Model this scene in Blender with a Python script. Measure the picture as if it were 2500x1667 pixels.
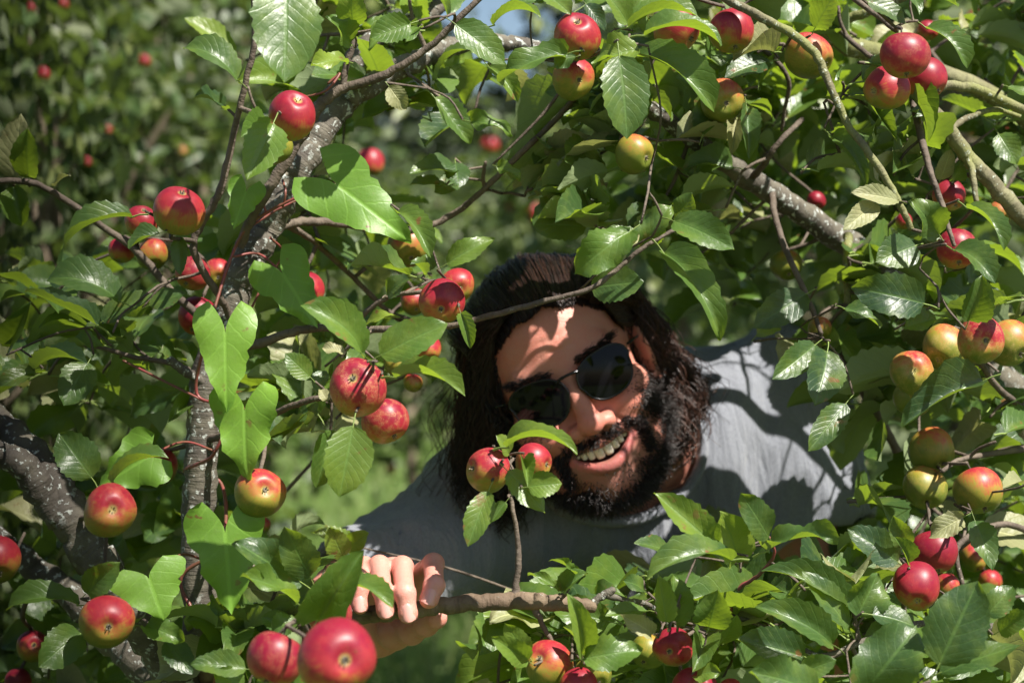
import bpy, math, random
import numpy as np
from mathutils import Vector, Matrix, noise as mnoise

# ------------------------------------------------------------------ camera, sky, sun, exposure
scene = bpy.context.scene
coll = scene.collection
for o in list(bpy.data.objects):
    bpy.data.objects.remove(o, do_unlink=True)
CAMZ = 1.35
cam_data = bpy.data.cameras.new("camera")
cam = bpy.data.objects.new("camera", cam_data)
coll.objects.link(cam)
cam.location = (0, 0, CAMZ)
cam.rotation_euler = (math.radians(90), 0, 0)
cam_data.lens = 72
cam_data.sensor_width = 36
cam_data.clip_start = 0.05
cam_data.clip_end = 400
cam_data.dof.use_dof = True
cam_data.dof.focus_distance = 1.64
cam_data.dof.aperture_fstop = 5.8
cam_data.dof.aperture_blades = 7
scene.camera = cam

SUN_DIR = Vector((0.43, -0.41, 0.80)).normalized()          # towards the sun
world = bpy.data.worlds.new("World")
scene.world = world
world.use_nodes = True
wn = world.node_tree
sky = wn.nodes.new("ShaderNodeTexSky")
sky.sky_type = 'NISHITA'
sky.sun_disc = False
sky.sun_elevation = math.asin(SUN_DIR.z)
sky.sun_rotation = math.atan2(SUN_DIR.x, SUN_DIR.y)
bg = wn.nodes["Background"]
wn.links.new(sky.outputs[0], bg.inputs[0])
bg.inputs[1].default_value = 0.05
sun_data = bpy.data.lights.new("sun", 'SUN')
sun_data.energy = 5.0
sun_data.angle = math.radians(0.5)
sun_data.color = (1.0, 0.95, 0.86)
sun = bpy.data.objects.new("sun", sun_data)
coll.objects.link(sun)
sun.location = SUN_DIR * 20
sun.rotation_euler = SUN_DIR.to_track_quat('Z', 'Y').to_euler()
scene.view_settings.view_transform = 'Standard'
scene.view_settings.look = 'None'
scene.view_settings.exposure = 1.25
scene.view_settings.gamma = 1.0
scene.view_settings.use_curve_mapping = False
scene.render.engine = 'CYCLES'
scene.cycles.max_bounces = 7
scene.cycles.transparent_max_bounces = 8
scene.cycles.use_denoising = True

rnd = random.Random(7)
nrs = np.random.RandomState(11)

# ------------------------------------------------------------------ helpers
def P(px, py, Y):
    """World point seen at pixel (px, py) of the 2500 x 1667 photograph at distance Y along the view."""
    return Vector(((px - 1250) / 5000 * Y, Y, CAMZ - (py - 833.5) / 5000 * Y))

def proj(p):
    return (1250 + p[0] / p[1] * 5000, 833.5 - (p[2] - CAMZ) / p[1] * 5000)

def np_mesh(name, V, Q, uv=None, floats=None, colors=None, mats=(), midx=None, smooth=True):
    V = np.asarray(V, np.float32); Q = np.asarray(Q, np.int32)
    me = bpy.data.meshes.new(name)
    n, k = Q.shape
    me.vertices.add(len(V)); me.vertices.foreach_set("co", V.ravel())
    me.loops.add(n * k); me.loops.foreach_set("vertex_index", Q.ravel())
    me.polygons.add(n)
    me.polygons.foreach_set("loop_start", np.arange(0, n * k, k, dtype=np.int32))
    me.polygons.foreach_set("loop_total", np.full(n, k, np.int32))
    for m in mats: me.materials.append(m)
    if midx is not None: me.polygons.foreach_set("material_index", np.asarray(midx, np.int32))
    me.polygons.foreach_set("use_smooth", np.full(n, smooth))
    if uv is not None:
        l = me.uv_layers.new(name="uv"); l.data.foreach_set("uv", np.asarray(uv, np.float32)[Q.ravel()].ravel())
    for nm, a in (floats or {}).items():
        at = me.attributes.new(nm, 'FLOAT', 'POINT'); at.data.foreach_set("value", np.asarray(a, np.float32))
    for nm, a in (colors or {}).items():
        at = me.attributes.new(nm, 'FLOAT_COLOR', 'POINT'); at.data.foreach_set("color", np.asarray(a, np.float32).ravel())
    me.update(calc_edges=True)
    me.validate()
    return me

def obj(name, data, parent=None, mat=None):
    o = bpy.data.objects.new(name, data)
    coll.objects.link(o)
    if mat is not None:
        data.materials.clear(); data.materials.append(mat)
    if parent is not None:
        o.parent = parent
        o.matrix_parent_inverse = Matrix.Translation(-root_loc(parent))
    return o

def root_loc(o):
    loc = Vector(o.location)
    while o.parent is not None:
        o = o.parent; loc = Vector(o.location)
    return loc

def tag(o, label, cat, group=None):
    o["label"] = label; o["category"] = cat
    if group: o["group"] = group
    return o

def empty(name, loc):
    o = bpy.data.objects.new(name, None); coll.objects.link(o); o.location = loc; o.empty_display_size = .05
    return o

def merge(parts):
    """Concatenate (V, Q) pairs."""
    Vs, Qs, n = [], [], 0
    for V, Q in parts:
        Vs.append(np.asarray(V, float)); Qs.append(np.asarray(Q, int) + n); n += len(V)
    return np.vstack(Vs), np.vstack(Qs)

def catmull(pts, sub):
    pts = np.asarray(pts, float)
    p = np.vstack([2 * pts[0] - pts[1], pts, 2 * pts[-1] - pts[-2]])
    out = []
    for i in range(1, len(p) - 2):
        t = np.linspace(0, 1, sub, endpoint=False)[:, None]
        a, b, c, d = p[i - 1], p[i], p[i + 1], p[i + 2]
        out.append(.5 * ((2 * b) + (c - a) * t + (2 * a - 5 * b + 4 * c - d) * t ** 2 + (3 * b - a - 3 * c + d) * t ** 3))
    out.append(p[-2][None])
    return np.vstack(out)

def tube(path, radii, sides=8, bump=0.0, seed=0, cap=True):
    """Tapered tube along a path, returns V, Q, uv."""
    path = np.asarray(path, float); radii = np.asarray(radii, float)
    n = len(path)
    tan = np.gradient(path, axis=0); tan /= np.linalg.norm(tan, axis=1)[:, None] + 1e-12
    ref = np.array([0.31, 0.9, 0.17])
    u = np.cross(tan[0], ref); u /= np.linalg.norm(u)
    U = [u]
    for i in range(1, n):
        u = U[-1] - tan[i] * np.dot(U[-1], tan[i]); u /= np.linalg.norm(u) + 1e-12; U.append(u)
    U = np.array(U); W = np.cross(tan, U)
    ang = np.arange(sides) / sides * 2 * math.pi
    R = np.repeat(radii[:, None], sides, 1)
    if bump:
        rs = np.random.RandomState(seed)
        knots = 1 + bump * rs.randn(n, 1) * .5 + bump * rs.randn(n, sides) * .45
        R = R * knots
    V = path[:, None, :] + R[..., None] * (np.cos(ang)[None, :, None] * U[:, None, :] + np.sin(ang)[None, :, None] * W[:, None, :])
    seg = np.concatenate([[0], np.cumsum(np.linalg.norm(np.diff(path, axis=0), axis=1))])
    uv = np.stack([np.repeat((np.arange(sides) / sides)[None], n, 0), np.repeat(seg[:, None], sides, 1)], -1).reshape(-1, 2)
    V = V.reshape(-1, 3)
    Q = []
    for i in range(n - 1):
        for j in range(sides):
            a = i * sides + j; b = i * sides + (j + 1) % sides
            Q.append((a, b, b + sides, a + sides))
    if cap:
        for base, tip in ((0, path[0] - tan[0] * radii[0] * .5), ((n - 1) * sides, path[-1] + tan[-1] * radii[-1] * .6)):
            V = np.vstack([V, tip[None]]); uv = np.vstack([uv, uv[base][None]]); c = len(V) - 1
            for j in range(0, sides, 2):
                Q.append((base + j, base + (j + 1) % sides, base + (j + 2) % sides, c))
    return V, np.array(Q), uv

# ------------------------------------------------------------------ node helpers
class NT:
    def __init__(self, name):
        self.m = bpy.data.materials.new(name); self.m.use_nodes = True
        self.t = self.m.node_tree; self.t.nodes.clear()
    def n(self, typ, ins=None, **kw):
        nd = self.t.nodes.new(typ)
        for k, v in kw.items(): setattr(nd, k, v)
        for k, v in (ins or {}).items():
            s = nd.inputs[k]
            if hasattr(v, "is_linked") or hasattr(v, "links"): self.t.links.new(v, s)
            else: s.default_value = v
        return nd
    def math(self, op, a, b=0.0, c=0.0, clamp=False):
        nd = self.t.nodes.new("ShaderNodeMath"); nd.operation = op; nd.use_clamp = clamp
        for i, v in enumerate((a, b, c)):
            if hasattr(v, "links"): self.t.links.new(v, nd.inputs[i])
            else: nd.inputs[i].default_value = v
        return nd.outputs[0]
    def ramp(self, fac, stops, interp='LINEAR'):
        nd = self.t.nodes.new("ShaderNodeValToRGB"); nd.color_ramp.interpolation = interp
        e = nd.color_ramp.elements
        while len(e) < len(stops): e.new(.5)
        for el, (p, c) in zip(e, stops):
            el.position = p; el.color = (*c, 1) if len(c) == 3 else c
        self.t.links.new(fac, nd.inputs[0]); return nd.outputs[0]
    def mix(self, fac, a, b, mode='MIX'):
        nd = self.t.nodes.new("ShaderNodeMix"); nd.data_type = 'RGBA'; nd.blend_type = mode
        for s, v in ((nd.inputs[0], fac), (nd.inputs[6], a), (nd.inputs[7], b)):
            if hasattr(v, "links"): self.t.links.new(v, s)
            else: s.default_value = v if not isinstance(v, tuple) else ((*v, 1) if len(v) == 3 else v)
        return nd.outputs[2]
    def smooth(self, x, lo, hi):
        nd = self.t.nodes.new("ShaderNodeMapRange"); nd.interpolation_type = 'SMOOTHSTEP'
        self.t.links.new(x, nd.inputs[0]); nd.inputs[1].default_value = lo; nd.inputs[2].default_value = hi
        return nd.outputs[0]
    def noise(self, vec, scale, detail=3.0, rough=.55, dist=0.0):
        nd = self.n("ShaderNodeTexNoise", {"Scale": scale, "Detail": detail, "Roughness": rough, "Distortion": dist})
        if vec is not None: self.t.links.new(vec, nd.inputs["Vector"])
        return nd.outputs[0]
    def scale(self, vec, s):
        nd = self.n("ShaderNodeMapping"); self.t.links.new(vec, nd.inputs[0]); nd.inputs["Scale"].default_value = s
        return nd.outputs[0]
    def bump(self, h, strength, dist=.002):
        return self.n("ShaderNodeBump", {"Height": h, "Strength": strength, "Distance": dist}).outputs[0]
    def out(self, shader):
        o = self.n("ShaderNodeOutputMaterial"); self.t.links.new(shader, o.inputs[0]); return self.m
    def principled(self, **ins):
        nd = self.n("ShaderNodeBsdfPrincipled")
        for k, v in ins.items():
            s = nd.inputs[k.replace("_", " ")]
            if hasattr(v, "links"): self.t.links.new(v, s)
            else: s.default_value = (*v, 1) if s.type == 'RGBA' and len(v) == 3 else v
        return nd

# ------------------------------------------------------------------ materials
def mat_leaf(name, dark, mid, yellow, under, trans, gloss=.38, veins=8.0, veinamt=.5, tmix=.29, bump=.5):
    t = NT(name)
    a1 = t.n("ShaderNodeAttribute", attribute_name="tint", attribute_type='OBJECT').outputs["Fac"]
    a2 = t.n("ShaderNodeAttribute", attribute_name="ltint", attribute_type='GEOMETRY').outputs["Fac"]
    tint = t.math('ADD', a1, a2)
    uvn = t.n("ShaderNodeUVMap", uv_map="uv").outputs[0]
    sep = t.n("ShaderNodeSeparateXYZ"); t.t.links.new(uvn, sep.inputs[0])
    au = t.math('ABSOLUTE', t.math('SUBTRACT', sep.outputs[0], .5))          # 0 midrib .. 0.5 margin
    geo = t.n("ShaderNodeNewGeometry"); pos = geo.outputs["Position"]
    wob = t.noise(pos, 60, 2)
    ph = t.math('SUBTRACT', t.math('MULTIPLY', sep.outputs[1], veins), t.math('MULTIPLY', au, veins * .62))
    ph = t.math('ADD', ph, t.math('MULTIPLY', wob, .55))
    fr = t.math('ABSOLUTE', t.math('SUBTRACT', t.math('FRACT', ph), .5))      # 0 mid of lamina .. .5 at vein
    vein = t.smooth(fr, .40, .5)
    midrib = t.math('SUBTRACT', 1.0, t.smooth(au, .012, .04))
    vmask = t.math('MAXIMUM', t.math('MULTIPLY', vein, .55), midrib)
    blot = t.noise(pos, 35, 3)
    fine = t.noise(pos, 260, 3)
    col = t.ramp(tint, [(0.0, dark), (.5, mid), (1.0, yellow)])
    col = t.mix(t.math('MULTIPLY', t.smooth(blot, .42, .72), .35), col, yellow)
    col = t.mix(t.math('MULTIPLY', vmask, veinamt), col, tuple(min(1, c * 1.9 + .02) for c in mid))
    spot = t.math('MULTIPLY', t.smooth(t.noise(pos, 70, 3), .64, .68), t.smooth(t.noise(pos, 13, 1), .50, .6))
    col = t.mix(spot, col, (.16, .075, .03))
    col = t.mix(t.math('MULTIPLY', t.smooth(fine, .5, .7), .12), col, (.2, .24, .1))
    back = t.mix(t.math('MULTIPLY', vmask, .4), under, tuple(c * 1.4 for c in under))
    col2 = t.mix(geo.outputs["Backfacing"], col, back)
    crum = t.noise(pos, 110, 3, .6)
    h = t.math('SUBTRACT', t.math('MULTIPLY', t.math('SUBTRACT', .5, fr), .22), t.math('MULTIPLY', vmask, .4))
    h = t.math('ADD', h, t.math('ADD', t.math('MULTIPLY', fine, .25), t.math('MULTIPLY', crum, 1.1)))
    nb = t.bump(h, bump, .0022)
    rough = t.math('ADD', gloss, t.math('MULTIPLY', geo.outputs["Backfacing"], .35))
    pr = t.principled(Base_Color=col2, Roughness=rough, Normal=nb, Specular_IOR_Level=.5)
    tcol = t.mix(t.math('MULTIPLY', vmask, .35), t.mix(tint, trans, tuple(min(1, c * 1.35) for c in trans)), mid)
    tr = t.n("ShaderNodeBsdfTranslucent"); t.t.links.new(tcol, tr.inputs[0]); t.t.links.new(nb, tr.inputs["Normal"])
    mx = t.n("ShaderNodeMixShader", {0: tmix}); t.t.links.new(pr.outputs[0], mx.inputs[1]); t.t.links.new(tr.outputs[0], mx.inputs[2])
    return t.out(mx.outputs[0])

M_LEAF = mat_leaf("apple_leaf", (.019, .046, .021), (.066, .125, .022), (.19, .25, .03), (.18, .23, .11), (.32, .46, .025), bump=.28, veinamt=.38)
M_PALELEAF = mat_leaf("dry_leaf", (.20, .22, .10), (.27, .27, .13), (.34, .30, .16), (.30, .30, .18), (.3, .32, .08), gloss=.5)
M_BIND = mat_leaf("bindweed_leaf", (.11, .23, .03), (.16, .31, .035), (.20, .35, .04), (.19, .32, .06), (.28, .50, .04), gloss=.45, veins=5, veinamt=.34, tmix=.40, bump=.2)
M_FARLEAF = mat_leaf("orchard_leaf", (.022, .048, .016), (.060, .108, .030), (.19, .215, .07), (.14, .17, .09), (.15, .22, .03), gloss=.42, bump=.1)
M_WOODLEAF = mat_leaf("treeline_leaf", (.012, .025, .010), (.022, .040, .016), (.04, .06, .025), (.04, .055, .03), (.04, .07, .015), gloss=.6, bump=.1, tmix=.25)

def mat_simple(name, col, rough=.6, noise_scale=None, col2=None, bump=0, **kw):
    t = NT(name)
    c = col
    nb = None
    if noise_scale:
        pos = t.n("ShaderNodeNewGeometry").outputs["Position"]
        f = t.noise(pos, noise_scale, 4)
        c = t.mix(t.smooth(f, .35, .65), col, col2 or tuple(x * .6 for x in col))
        if bump: nb = t.bump(f, bump, .002)
    ins = dict(Base_Color=c, Roughness=rough, **kw)
    if nb is not None: ins["Normal"] = nb
    return t.out(t.principled(**ins).outputs[0])

def mat_bark(name, base, light, lichen, lich_lo, moss=None, ring=90):
    t = NT(name)
    pos = t.n("ShaderNodeNewGeometry").outputs["Position"]
    uvn = t.n("ShaderNodeUVMap", uv_map="uv").outputs[0]
    n1 = t.noise(pos, 28, 5, .6)
    n2 = t.noise(pos, 140, 4, .6)
    rings = t.noise(t.scale(uvn, (2.0, ring * 4, 1)), 1.0, 3, .6)
    col = t.mix(t.smooth(n1, .35, .65), base, light)
    if moss: col = t.mix(t.math('MULTIPLY', t.smooth(t.noise(pos, 14, 3), .42, .6), .8), col, moss)
    col = t.mix(t.math('MULTIPLY', t.smooth(rings, .55, .7), .4), col, tuple(c * .45 for c in base))
    lm = t.smooth(t.noise(t.scale(pos, (1.2, 1.2, 1.2)), 150, 4, .6), lich_lo, lich_lo + .045)
    lm = t.math('MULTIPLY', lm, t.smooth(t.noise(pos, 11, 2), .36, .48))
    col = t.mix(lm, col, lichen)
    col = t.mix(t.math('MULTIPLY', t.smooth(n2, .5, .75), .35), col, tuple(c * .4 for c in base))
    h = t.math('ADD', t.math('MULTIPLY', n2, .8), t.math('ADD', t.math('MULTIPLY', rings, .7), t.math('MULTIPLY', lm, .3)))
    return t.out(t.principled(Base_Color=col, Roughness=.75, Normal=t.bump(h, .7, .003), Specular_IOR_Level=.25).outputs[0])

M_BARK = mat_bark("grey_lichened_bark", (.075, .064, .054), (.145, .13, .10), (.42, .44, .41), .565)
M_BARKB = mat_bark('brown_smooth_bark', (.11, .075, .05), (.19, .14, .095), (.42, .40, .35), .66, ring=40)
M_BARKG = mat_bark("greenish_bark", (.13, .115, .07), (.21, .20, .11), (.36, .38, .30), .60, moss=(.17, .18, .06))
M_TWIG = mat_bark("brown_twig_bark", (.085, .065, .052), (.14, .11, .085), (.3, .27, .22), .66, ring=60)
M_STEMG = mat_simple("green_petiole", (.20, .27, .07), .5)
M_REDSTEM = mat_simple("red_vine_stem", (.22, .045, .045), .45, 120, (.14, .06, .035))

def mat_apple():
    t = NT("apple_skin")
    tc = t.n("ShaderNodeTexCoord").outputs["Object"]
    nrm = t.n("ShaderNodeVectorMath", operation='NORMALIZE'); t.t.links.new(tc, nrm.inputs[0])
    ax = t.n("ShaderNodeAttribute", attribute_name="blush", attribute_type='OBJECT').outputs["Vector"]
    red = t.n("ShaderNodeAttribute", attribute_name="red", attribute_type='OBJECT').outputs["Fac"]
    rus = t.n("ShaderNodeAttribute", attribute_name="russet", attribute_type='OBJECT').outputs["Fac"]
    seed = t.n("ShaderNodeObjectInfo").outputs["Random"]
    off = t.n("ShaderNodeVectorMath", operation='ADD'); t.t.links.new(nrm.outputs[0], off.inputs[0])
    cmb = t.n("ShaderNodeCombineXYZ"); t.t.links.new(t.math('MULTIPLY', seed, 40), cmb.inputs[0]); t.t.links.new(cmb.outputs[0], off.inputs[1])
    v = off.outputs[0]
    dot = t.n("ShaderNodeVectorMath", operation='DOT_PRODUCT'); t.t.links.new(nrm.outputs[0], dot.inputs[0]); t.t.links.new(ax, dot.inputs[1])
    sp = t.n("ShaderNodeSeparateXYZ"); t.t.links.new(nrm.outputs[0], sp.inputs[0])
    ang = t.math('ARCTAN2', sp.outputs[1], sp.outputs[0])
    sv = t.n("ShaderNodeCombineXYZ"); t.t.links.new(t.math('MULTIPLY', ang, 7.0), sv.inputs[0])
    t.t.links.new(sp.outputs[2], sv.inputs[1]); t.t.links.new(seed, sv.inputs[2])
    streak = t.noise(sv.outputs[0], 2.2, 4, .6)
    blot = t.noise(v, 2.2, 4, .6)
    f = t.math('ADD', t.math('MULTIPLY', dot.outputs["Value"], .46), t.math('SUBTRACT', red, .10))
    f = t.math('ADD', f, t.math('MULTIPLY', t.math('SUBTRACT', blot, .5), .75))
    f = t.math('ADD', f, t.math('MULTIPLY', t.math('SUBTRACT', streak, .5), .42), clamp=True)
    col = t.ramp(f, [(0.0, (.115, .145, .018)), (.28, (.23, .19, .027)), (.46, (.33, .115, .032)), (.64, (.30, .020, .028)), (1.0, (.19, .006, .022))])
    vor = t.n("ShaderNodeTexVoronoi", {"Scale": 9.0, "Randomness": 1.0}); t.t.links.new(v, vor.inputs["Vector"])
    dots = t.math('SUBTRACT', 1.0, t.smooth(vor.outputs["Distance"], .05, .10))
    col = t.mix(t.math('MULTIPLY', dots, .30), col, (.60, .44, .20))
    rn = t.noise(v, 11, 5, .72, 1.6)
    rline = t.math('SUBTRACT', 1.0, t.smooth(t.math('ABSOLUTE', t.math('SUBTRACT', rn, .5)), .004, .022))
    rline = t.math('MULTIPLY', t.math('MULTIPLY', rline, rus), t.smooth(t.noise(v, 3, 2), .42, .58))
    col = t.mix(rline, col, (.50, .32, .13))
    pole = t.smooth(t.math('MULTIPLY', sp.outputs[2], -1.0), .965, .995)          # calyx end
    col = t.mix(t.math('MULTIPLY', pole, .75), col, (.34, .30, .10))
    blem = t.math('MULTIPLY', t.smooth(t.noise(v, 5, 4, .7), .655, .70), .6)
    col = t.mix(blem, col, (.11, .05, .02))
    h = t.noise(v, 60, 2)
    rg = t.math('ADD', .36, t.math('MULTIPLY', t.math('ADD', t.math('MULTIPLY', h, .5), rline), .25))
    pr = t.principled(Base_Color=col, Roughness=rg, Normal=t.bump(t.math('ADD', h, rline), .05, .001),
                      Subsurface_Weight=.04, Subsurface_Radius=(.01, .004, .002), Subsurface_Scale=.4, Specular_IOR_Level=.38)
    return t.out(pr.outputs[0])
M_APPLE = mat_apple()
M_CALYX = mat_simple("dry_calyx", (.20, .17, .12), .85, 300, (.07, .055, .04))
# ------------------------------------------------------------------ leaf meshes
def leaf_arrays(droop, fold, wave, twist, seed, rows=18, half=3, petiole=.22, tipw=.9):
    rs = np.random.RandomState(seed)
    ts = np.linspace(0, 1, rows + 1)
    y = z = 0.0; mid = [(0, 0)]; ang = 0
    for i in range(rows):
        a = droop * (-.45 + 1.0 * ((i + .5) / rows)) * 1.0
        y += math.cos(a) / rows; z -= math.sin(a) / rows; mid.append((y, z))
    mid = np.array(mid); ch = mid[-1]; L = np.hypot(*ch); c, s = ch / L
    mid = np.stack([(mid[:, 0] * c + mid[:, 1] * s), (-mid[:, 0] * s + mid[:, 1] * c)], 1) / L
    w = np.sin(math.pi * np.clip(ts, 0, 1) ** .80) ** .64 * .5
    w *= 1 - .12 * np.exp(-((ts - .97) / .06) ** 2)
    w[0] = .035; w[-1] = .004; w[-2] *= .82
    V, uv = [], []
    cols = 2 * half + 1
    f = np.linspace(-1, 1, cols)
    for i, t in enumerate(ts):
        tw = twist * (t - .4)
        tan = (mid[min(i + 1, rows)] - mid[max(i - 1, 0)]); tan /= np.linalg.norm(tan)
        for j in range(cols):
            x = f[j] * w[i]
            e = abs(f[j])
            if e > .99 and 0 < i < rows: x *= 1 + (.045 if i % 2 else -.045) + .03 * rs.randn()
            zz = fold * abs(x) + wave * e ** 2 * math.sin(t * 9.5 + (2.1 if f[j] > 0 else 0) + seed) * .5
            # lamina puffed between the side veins
            zz += .004 * math.sin((t * 8 - e * 2.4) * 2 * math.pi) * e * (1 - e * .5)
            xx = x * math.cos(tw) - zz * math.sin(tw); zn = x * math.sin(tw) + zz * math.cos(tw)
            V.append((xx, mid[i, 0] - tan[1] * zn, mid[i, 1] + tan[0] * zn)); uv.append((.5 + f[j] * .5, t))
    Q = [(i * cols + j, i * cols + j + 1, (i + 1) * cols + j + 1, (i + 1) * cols + j) for i in range(rows) for j in range(cols - 1)]
    mi = [0] * len(Q)
    if petiole:
        r = .016
        p = np.array([(0, .03, 0), (0, -petiole * .5, -.015), (rs.randn() * .02, -petiole, -.06)])
        PV, PQ, PU = tube(p, [r, r * .9, r * 1.2], 4, cap=False)
        n = len(V); V += [tuple(v) for v in PV]; uv += [(.5, 0)] * len(PV)
        Q += [tuple(q + n) for q in PQ]; mi += [1] * len(PQ)
    return np.array(V), np.array(Q), np.array(uv), np.array(mi)

LEAF_KIND = {   # droop, fold, wave, twist
    'flat': [(.35, .18, .05, .1), (.5, .28, .06, -.15), (.25, .10, .08, .2), (.7, .22, .11, .3), (.15, .35, .07, -.3)],
    'arch': [(1.5, .30, .06, .2), (1.25, .38, .05, -.2)],
    'fold': [(.5, .75, .06, .2), (.7, .6, .10, -.3), (1.0, .9, .08, .5)],
    'wave': [(.6, .25, .17, .5), (.9, .3, .2, -.6), (1.3, .2, .26, .8), (.4, .45, .22, -.9)],
}
LEAF_ARR, LEAF_MESH, PALE_MESH = {}, {}, {}
sd = 0
for kind, vs in LEAF_KIND.items():
    for i, p in enumerate(vs):
        sd += 1
        LEAF_ARR[kind, i] = leaf_arrays(*p, sd)
        V, Q, uv, mi = LEAF_ARR[kind, i]
        LEAF_MESH[kind, i] = np_mesh("leaf_" + kind, V, Q, uv, mats=(M_LEAF, M_STEMG), midx=mi)
        PALE_MESH[kind, i] = np_mesh("dry_leaf_" + kind, V, Q, uv, mats=(M_PALELEAF, M_STEMG), midx=mi)
LEAF_KEYS = list(LEAF_ARR)

def leaf_matrix(B, T, W, N):
    Y = (T - B); L = Y.length; Y = Y / L
    X = Y.cross(N)
    if X.length < 1e-4: X = Y.cross(Vector((.3, .5, .8)))
    X.normalize(); Z = X.cross(Y)
    M = Matrix(((X.x * W, Y.x * L, Z.x * L, B.x), (X.y * W, Y.y * L, Z.y * L, B.y), (X.z * W, Y.z * L, Z.z * L, B.z), (0, 0, 0, 1)))
    return M

# ------------------------------------------------------------------ trees
solid = []      # apples as discs in the picture (px, py, radius, Y): keeps twigs and leaves off their faces
class Tree:
    def __init__(self, name, base, label, group):
        self.root = empty(name, base); tag(self.root, label, "tree", group)
        self.pts = []          # (position, radius) samples of wood for attaching spurs
        self.leaves = []       # (matrix, kind key, tint, pale, hero)
        self.wood = []
        self.twigs = []
    def branch(self, pts, name, mat, sub=6, sides=10, bump=.06, attach=True):
        """pts: (px, py, Y, width_px) or (Vector, radius)."""
        W, R = [], []
        for p in pts:
            if len(p) == 4: W.append(P(*p[:3])); R.append(p[3] / 5000 * p[2] / 2)
            else: W.append(p[0]); R.append(p[1])
        path = catmull(W, sub); rad = np.interp(np.linspace(0, len(R) - 1, len(path)), range(len(R)), R)
        if bump > .02 and len(path) > 4:
            rs = np.random.RandomState(len(self.wood) + 3)
            path[1:-1] += rs.randn(len(path) - 2, 3) * rad[1:-1, None] * .09
        V, Q, uv = tube(path, rad, sides, bump, seed=len(self.wood))
        me = np_mesh(name, V, Q, uv, mats=(mat,))
        self.wood.append((name, me))
        if attach:
            for p, r in zip(path, rad): self.pts.append((Vector(p), r))
        return path
    def nearest(self, p, bias=None):
        best = None
        for q, r in self.pts:
            d = (q - p).length + max(0, p.y - q.y) * .5
            if best is None or d < best[0]: best = (d, q, r)
        return best
    def connect(self, p, rad=.0016, mat=None, sag=.10):
        """Twig from the nearest wood to p."""
        d, q, r = self.nearest(p)
        if d < .004: return
        m = (p + q) / 2 + Vector((rnd.uniform(-1, 1), rnd.uniform(-1, 1), rnd.uniform(-.3, 1))) * d * sag
        n = max(3, int(d / .02))
        path = catmull([q, m, p], n)
        for i in range(1, len(path) - 2):
            x, y = proj(path[i])
            for ax, ay, ar, aY in solid:
                b = ar / 5000 * aY
                if (x - ax) ** 2 + (y - ay) ** 2 < (ar * 1.2) ** 2 and aY - .16 < path[i][1] < aY + b * 1.25:
                    path[i][1] = aY + b * 1.25
        if len(path) > 6:
            for _ in range(2): path[1:-1, 1] = (path[:-2, 1] + path[1:-1, 1] * 2 + path[2:, 1]) / 4
        rad2 = np.linspace(min(r * .8, rad * (1.25 + d * 3)), rad, len(path))
        self.twigs.append(tube(path, rad2, 5, .10, seed=len(self.twigs)))
        for a, b in zip(path[1:], rad2[1:]): self.pts.append((Vector(a), float(b)))
    def leaf(self, B, T, W, N, kind=None, tint=.4, pale=False, hero=False):
        key = (kind, rnd.randrange(len(LEAF_KIND[kind]))) if kind else rnd.choice(LEAF_KEYS)
        self.leaves.append((leaf_matrix(B, T, W, N), key, tint, pale, hero))
    def spur(self, p, n, L=(.045, .075), out=None, tint=(.15, .6), check=None, palech=.09):
        got = 0
        a0 = rnd.uniform(0, 6.28)
        for i in range(n):
            a = a0 + i * 2.4
            el = rnd.uniform(-.35, .75)
            d = Vector((math.cos(a) * math.cos(el), math.sin(a) * math.cos(el) - .15, math.sin(el))).normalized()
            l = rnd.uniform(*L)
            B = p + d * l * rnd.uniform(.18, .32); T = B + d * l + Vector((0, 0, -l * rnd.uniform(.0, .5)))
            N = (Vector((0, 0, 1)) * rnd.uniform(.3, 1) + SUN_DIR * rnd.uniform(0, .8) + Vector((rnd.gauss(0, .45), rnd.gauss(0, .45), rnd.gauss(0, .25)))).normalized()
            if check and not check((B + T) / 2, l): continue
            self.leaf(B, T, l * rnd.uniform(.5, .66), N, tint=rnd.uniform(*tint), pale=rnd.random() < palech)
            got += 1
        return got
    def finish(self, leaf_limit=298):
        for nm, me in self.wood: obj(nm, me, self.root)
        # twigs: the ones that show largest singly, the rest as one mesh
        if self.twigs:
            ln = [len(t[0]) for t in self.twigs]
            order = sorted(range(len(ln)), key=lambda i: -ln[i])
            one = order[:120]; rest = order[120:]
            for i in one:
                V, Q, uv = self.twigs[i]; obj("twig", np_mesh("twig", V, Q, uv, mats=(M_TWIG,)), self.root)
            if rest:
                Vs, Qs, Us, n = [], [], [], 0
                for i in rest:
                    V, Q, uv = self.twigs[i]; Vs.append(V); Qs.append(Q + n); Us.append(uv); n += len(V)
                o = obj("small_twigs", np_mesh("small_twigs", np.vstack(Vs), np.vstack(Qs), np.vstack(Us), mats=(M_TWIG,)), self.root)
                o["kind"] = "stuff"
        def size(l):
            c = l[0].translation + l[0].col[1].to_3d() * .5
            x, y = proj(c)
            inside = -40 < x < 2540 and -40 < y < 1710
            s = (l[0].col[1].to_3d().length * l[0].col[0].to_3d().length) / (c.y * c.y)
            return (1e3 if l[4] else 0) + (s if inside else s * .001)
        ls = sorted(self.leaves, key=size, reverse=True)
        for M, key, tint, pale, hero in ls[:leaf_limit]:
            o = bpy.data.objects.new("leaf", (PALE_MESH if pale else LEAF_MESH)[key]); coll.objects.link(o)
            o.parent = self.root; o.matrix_parent_inverse = Matrix.Translation(-self.root.location)
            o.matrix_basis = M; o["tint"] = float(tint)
        rest = ls[leaf_limit:]
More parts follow.
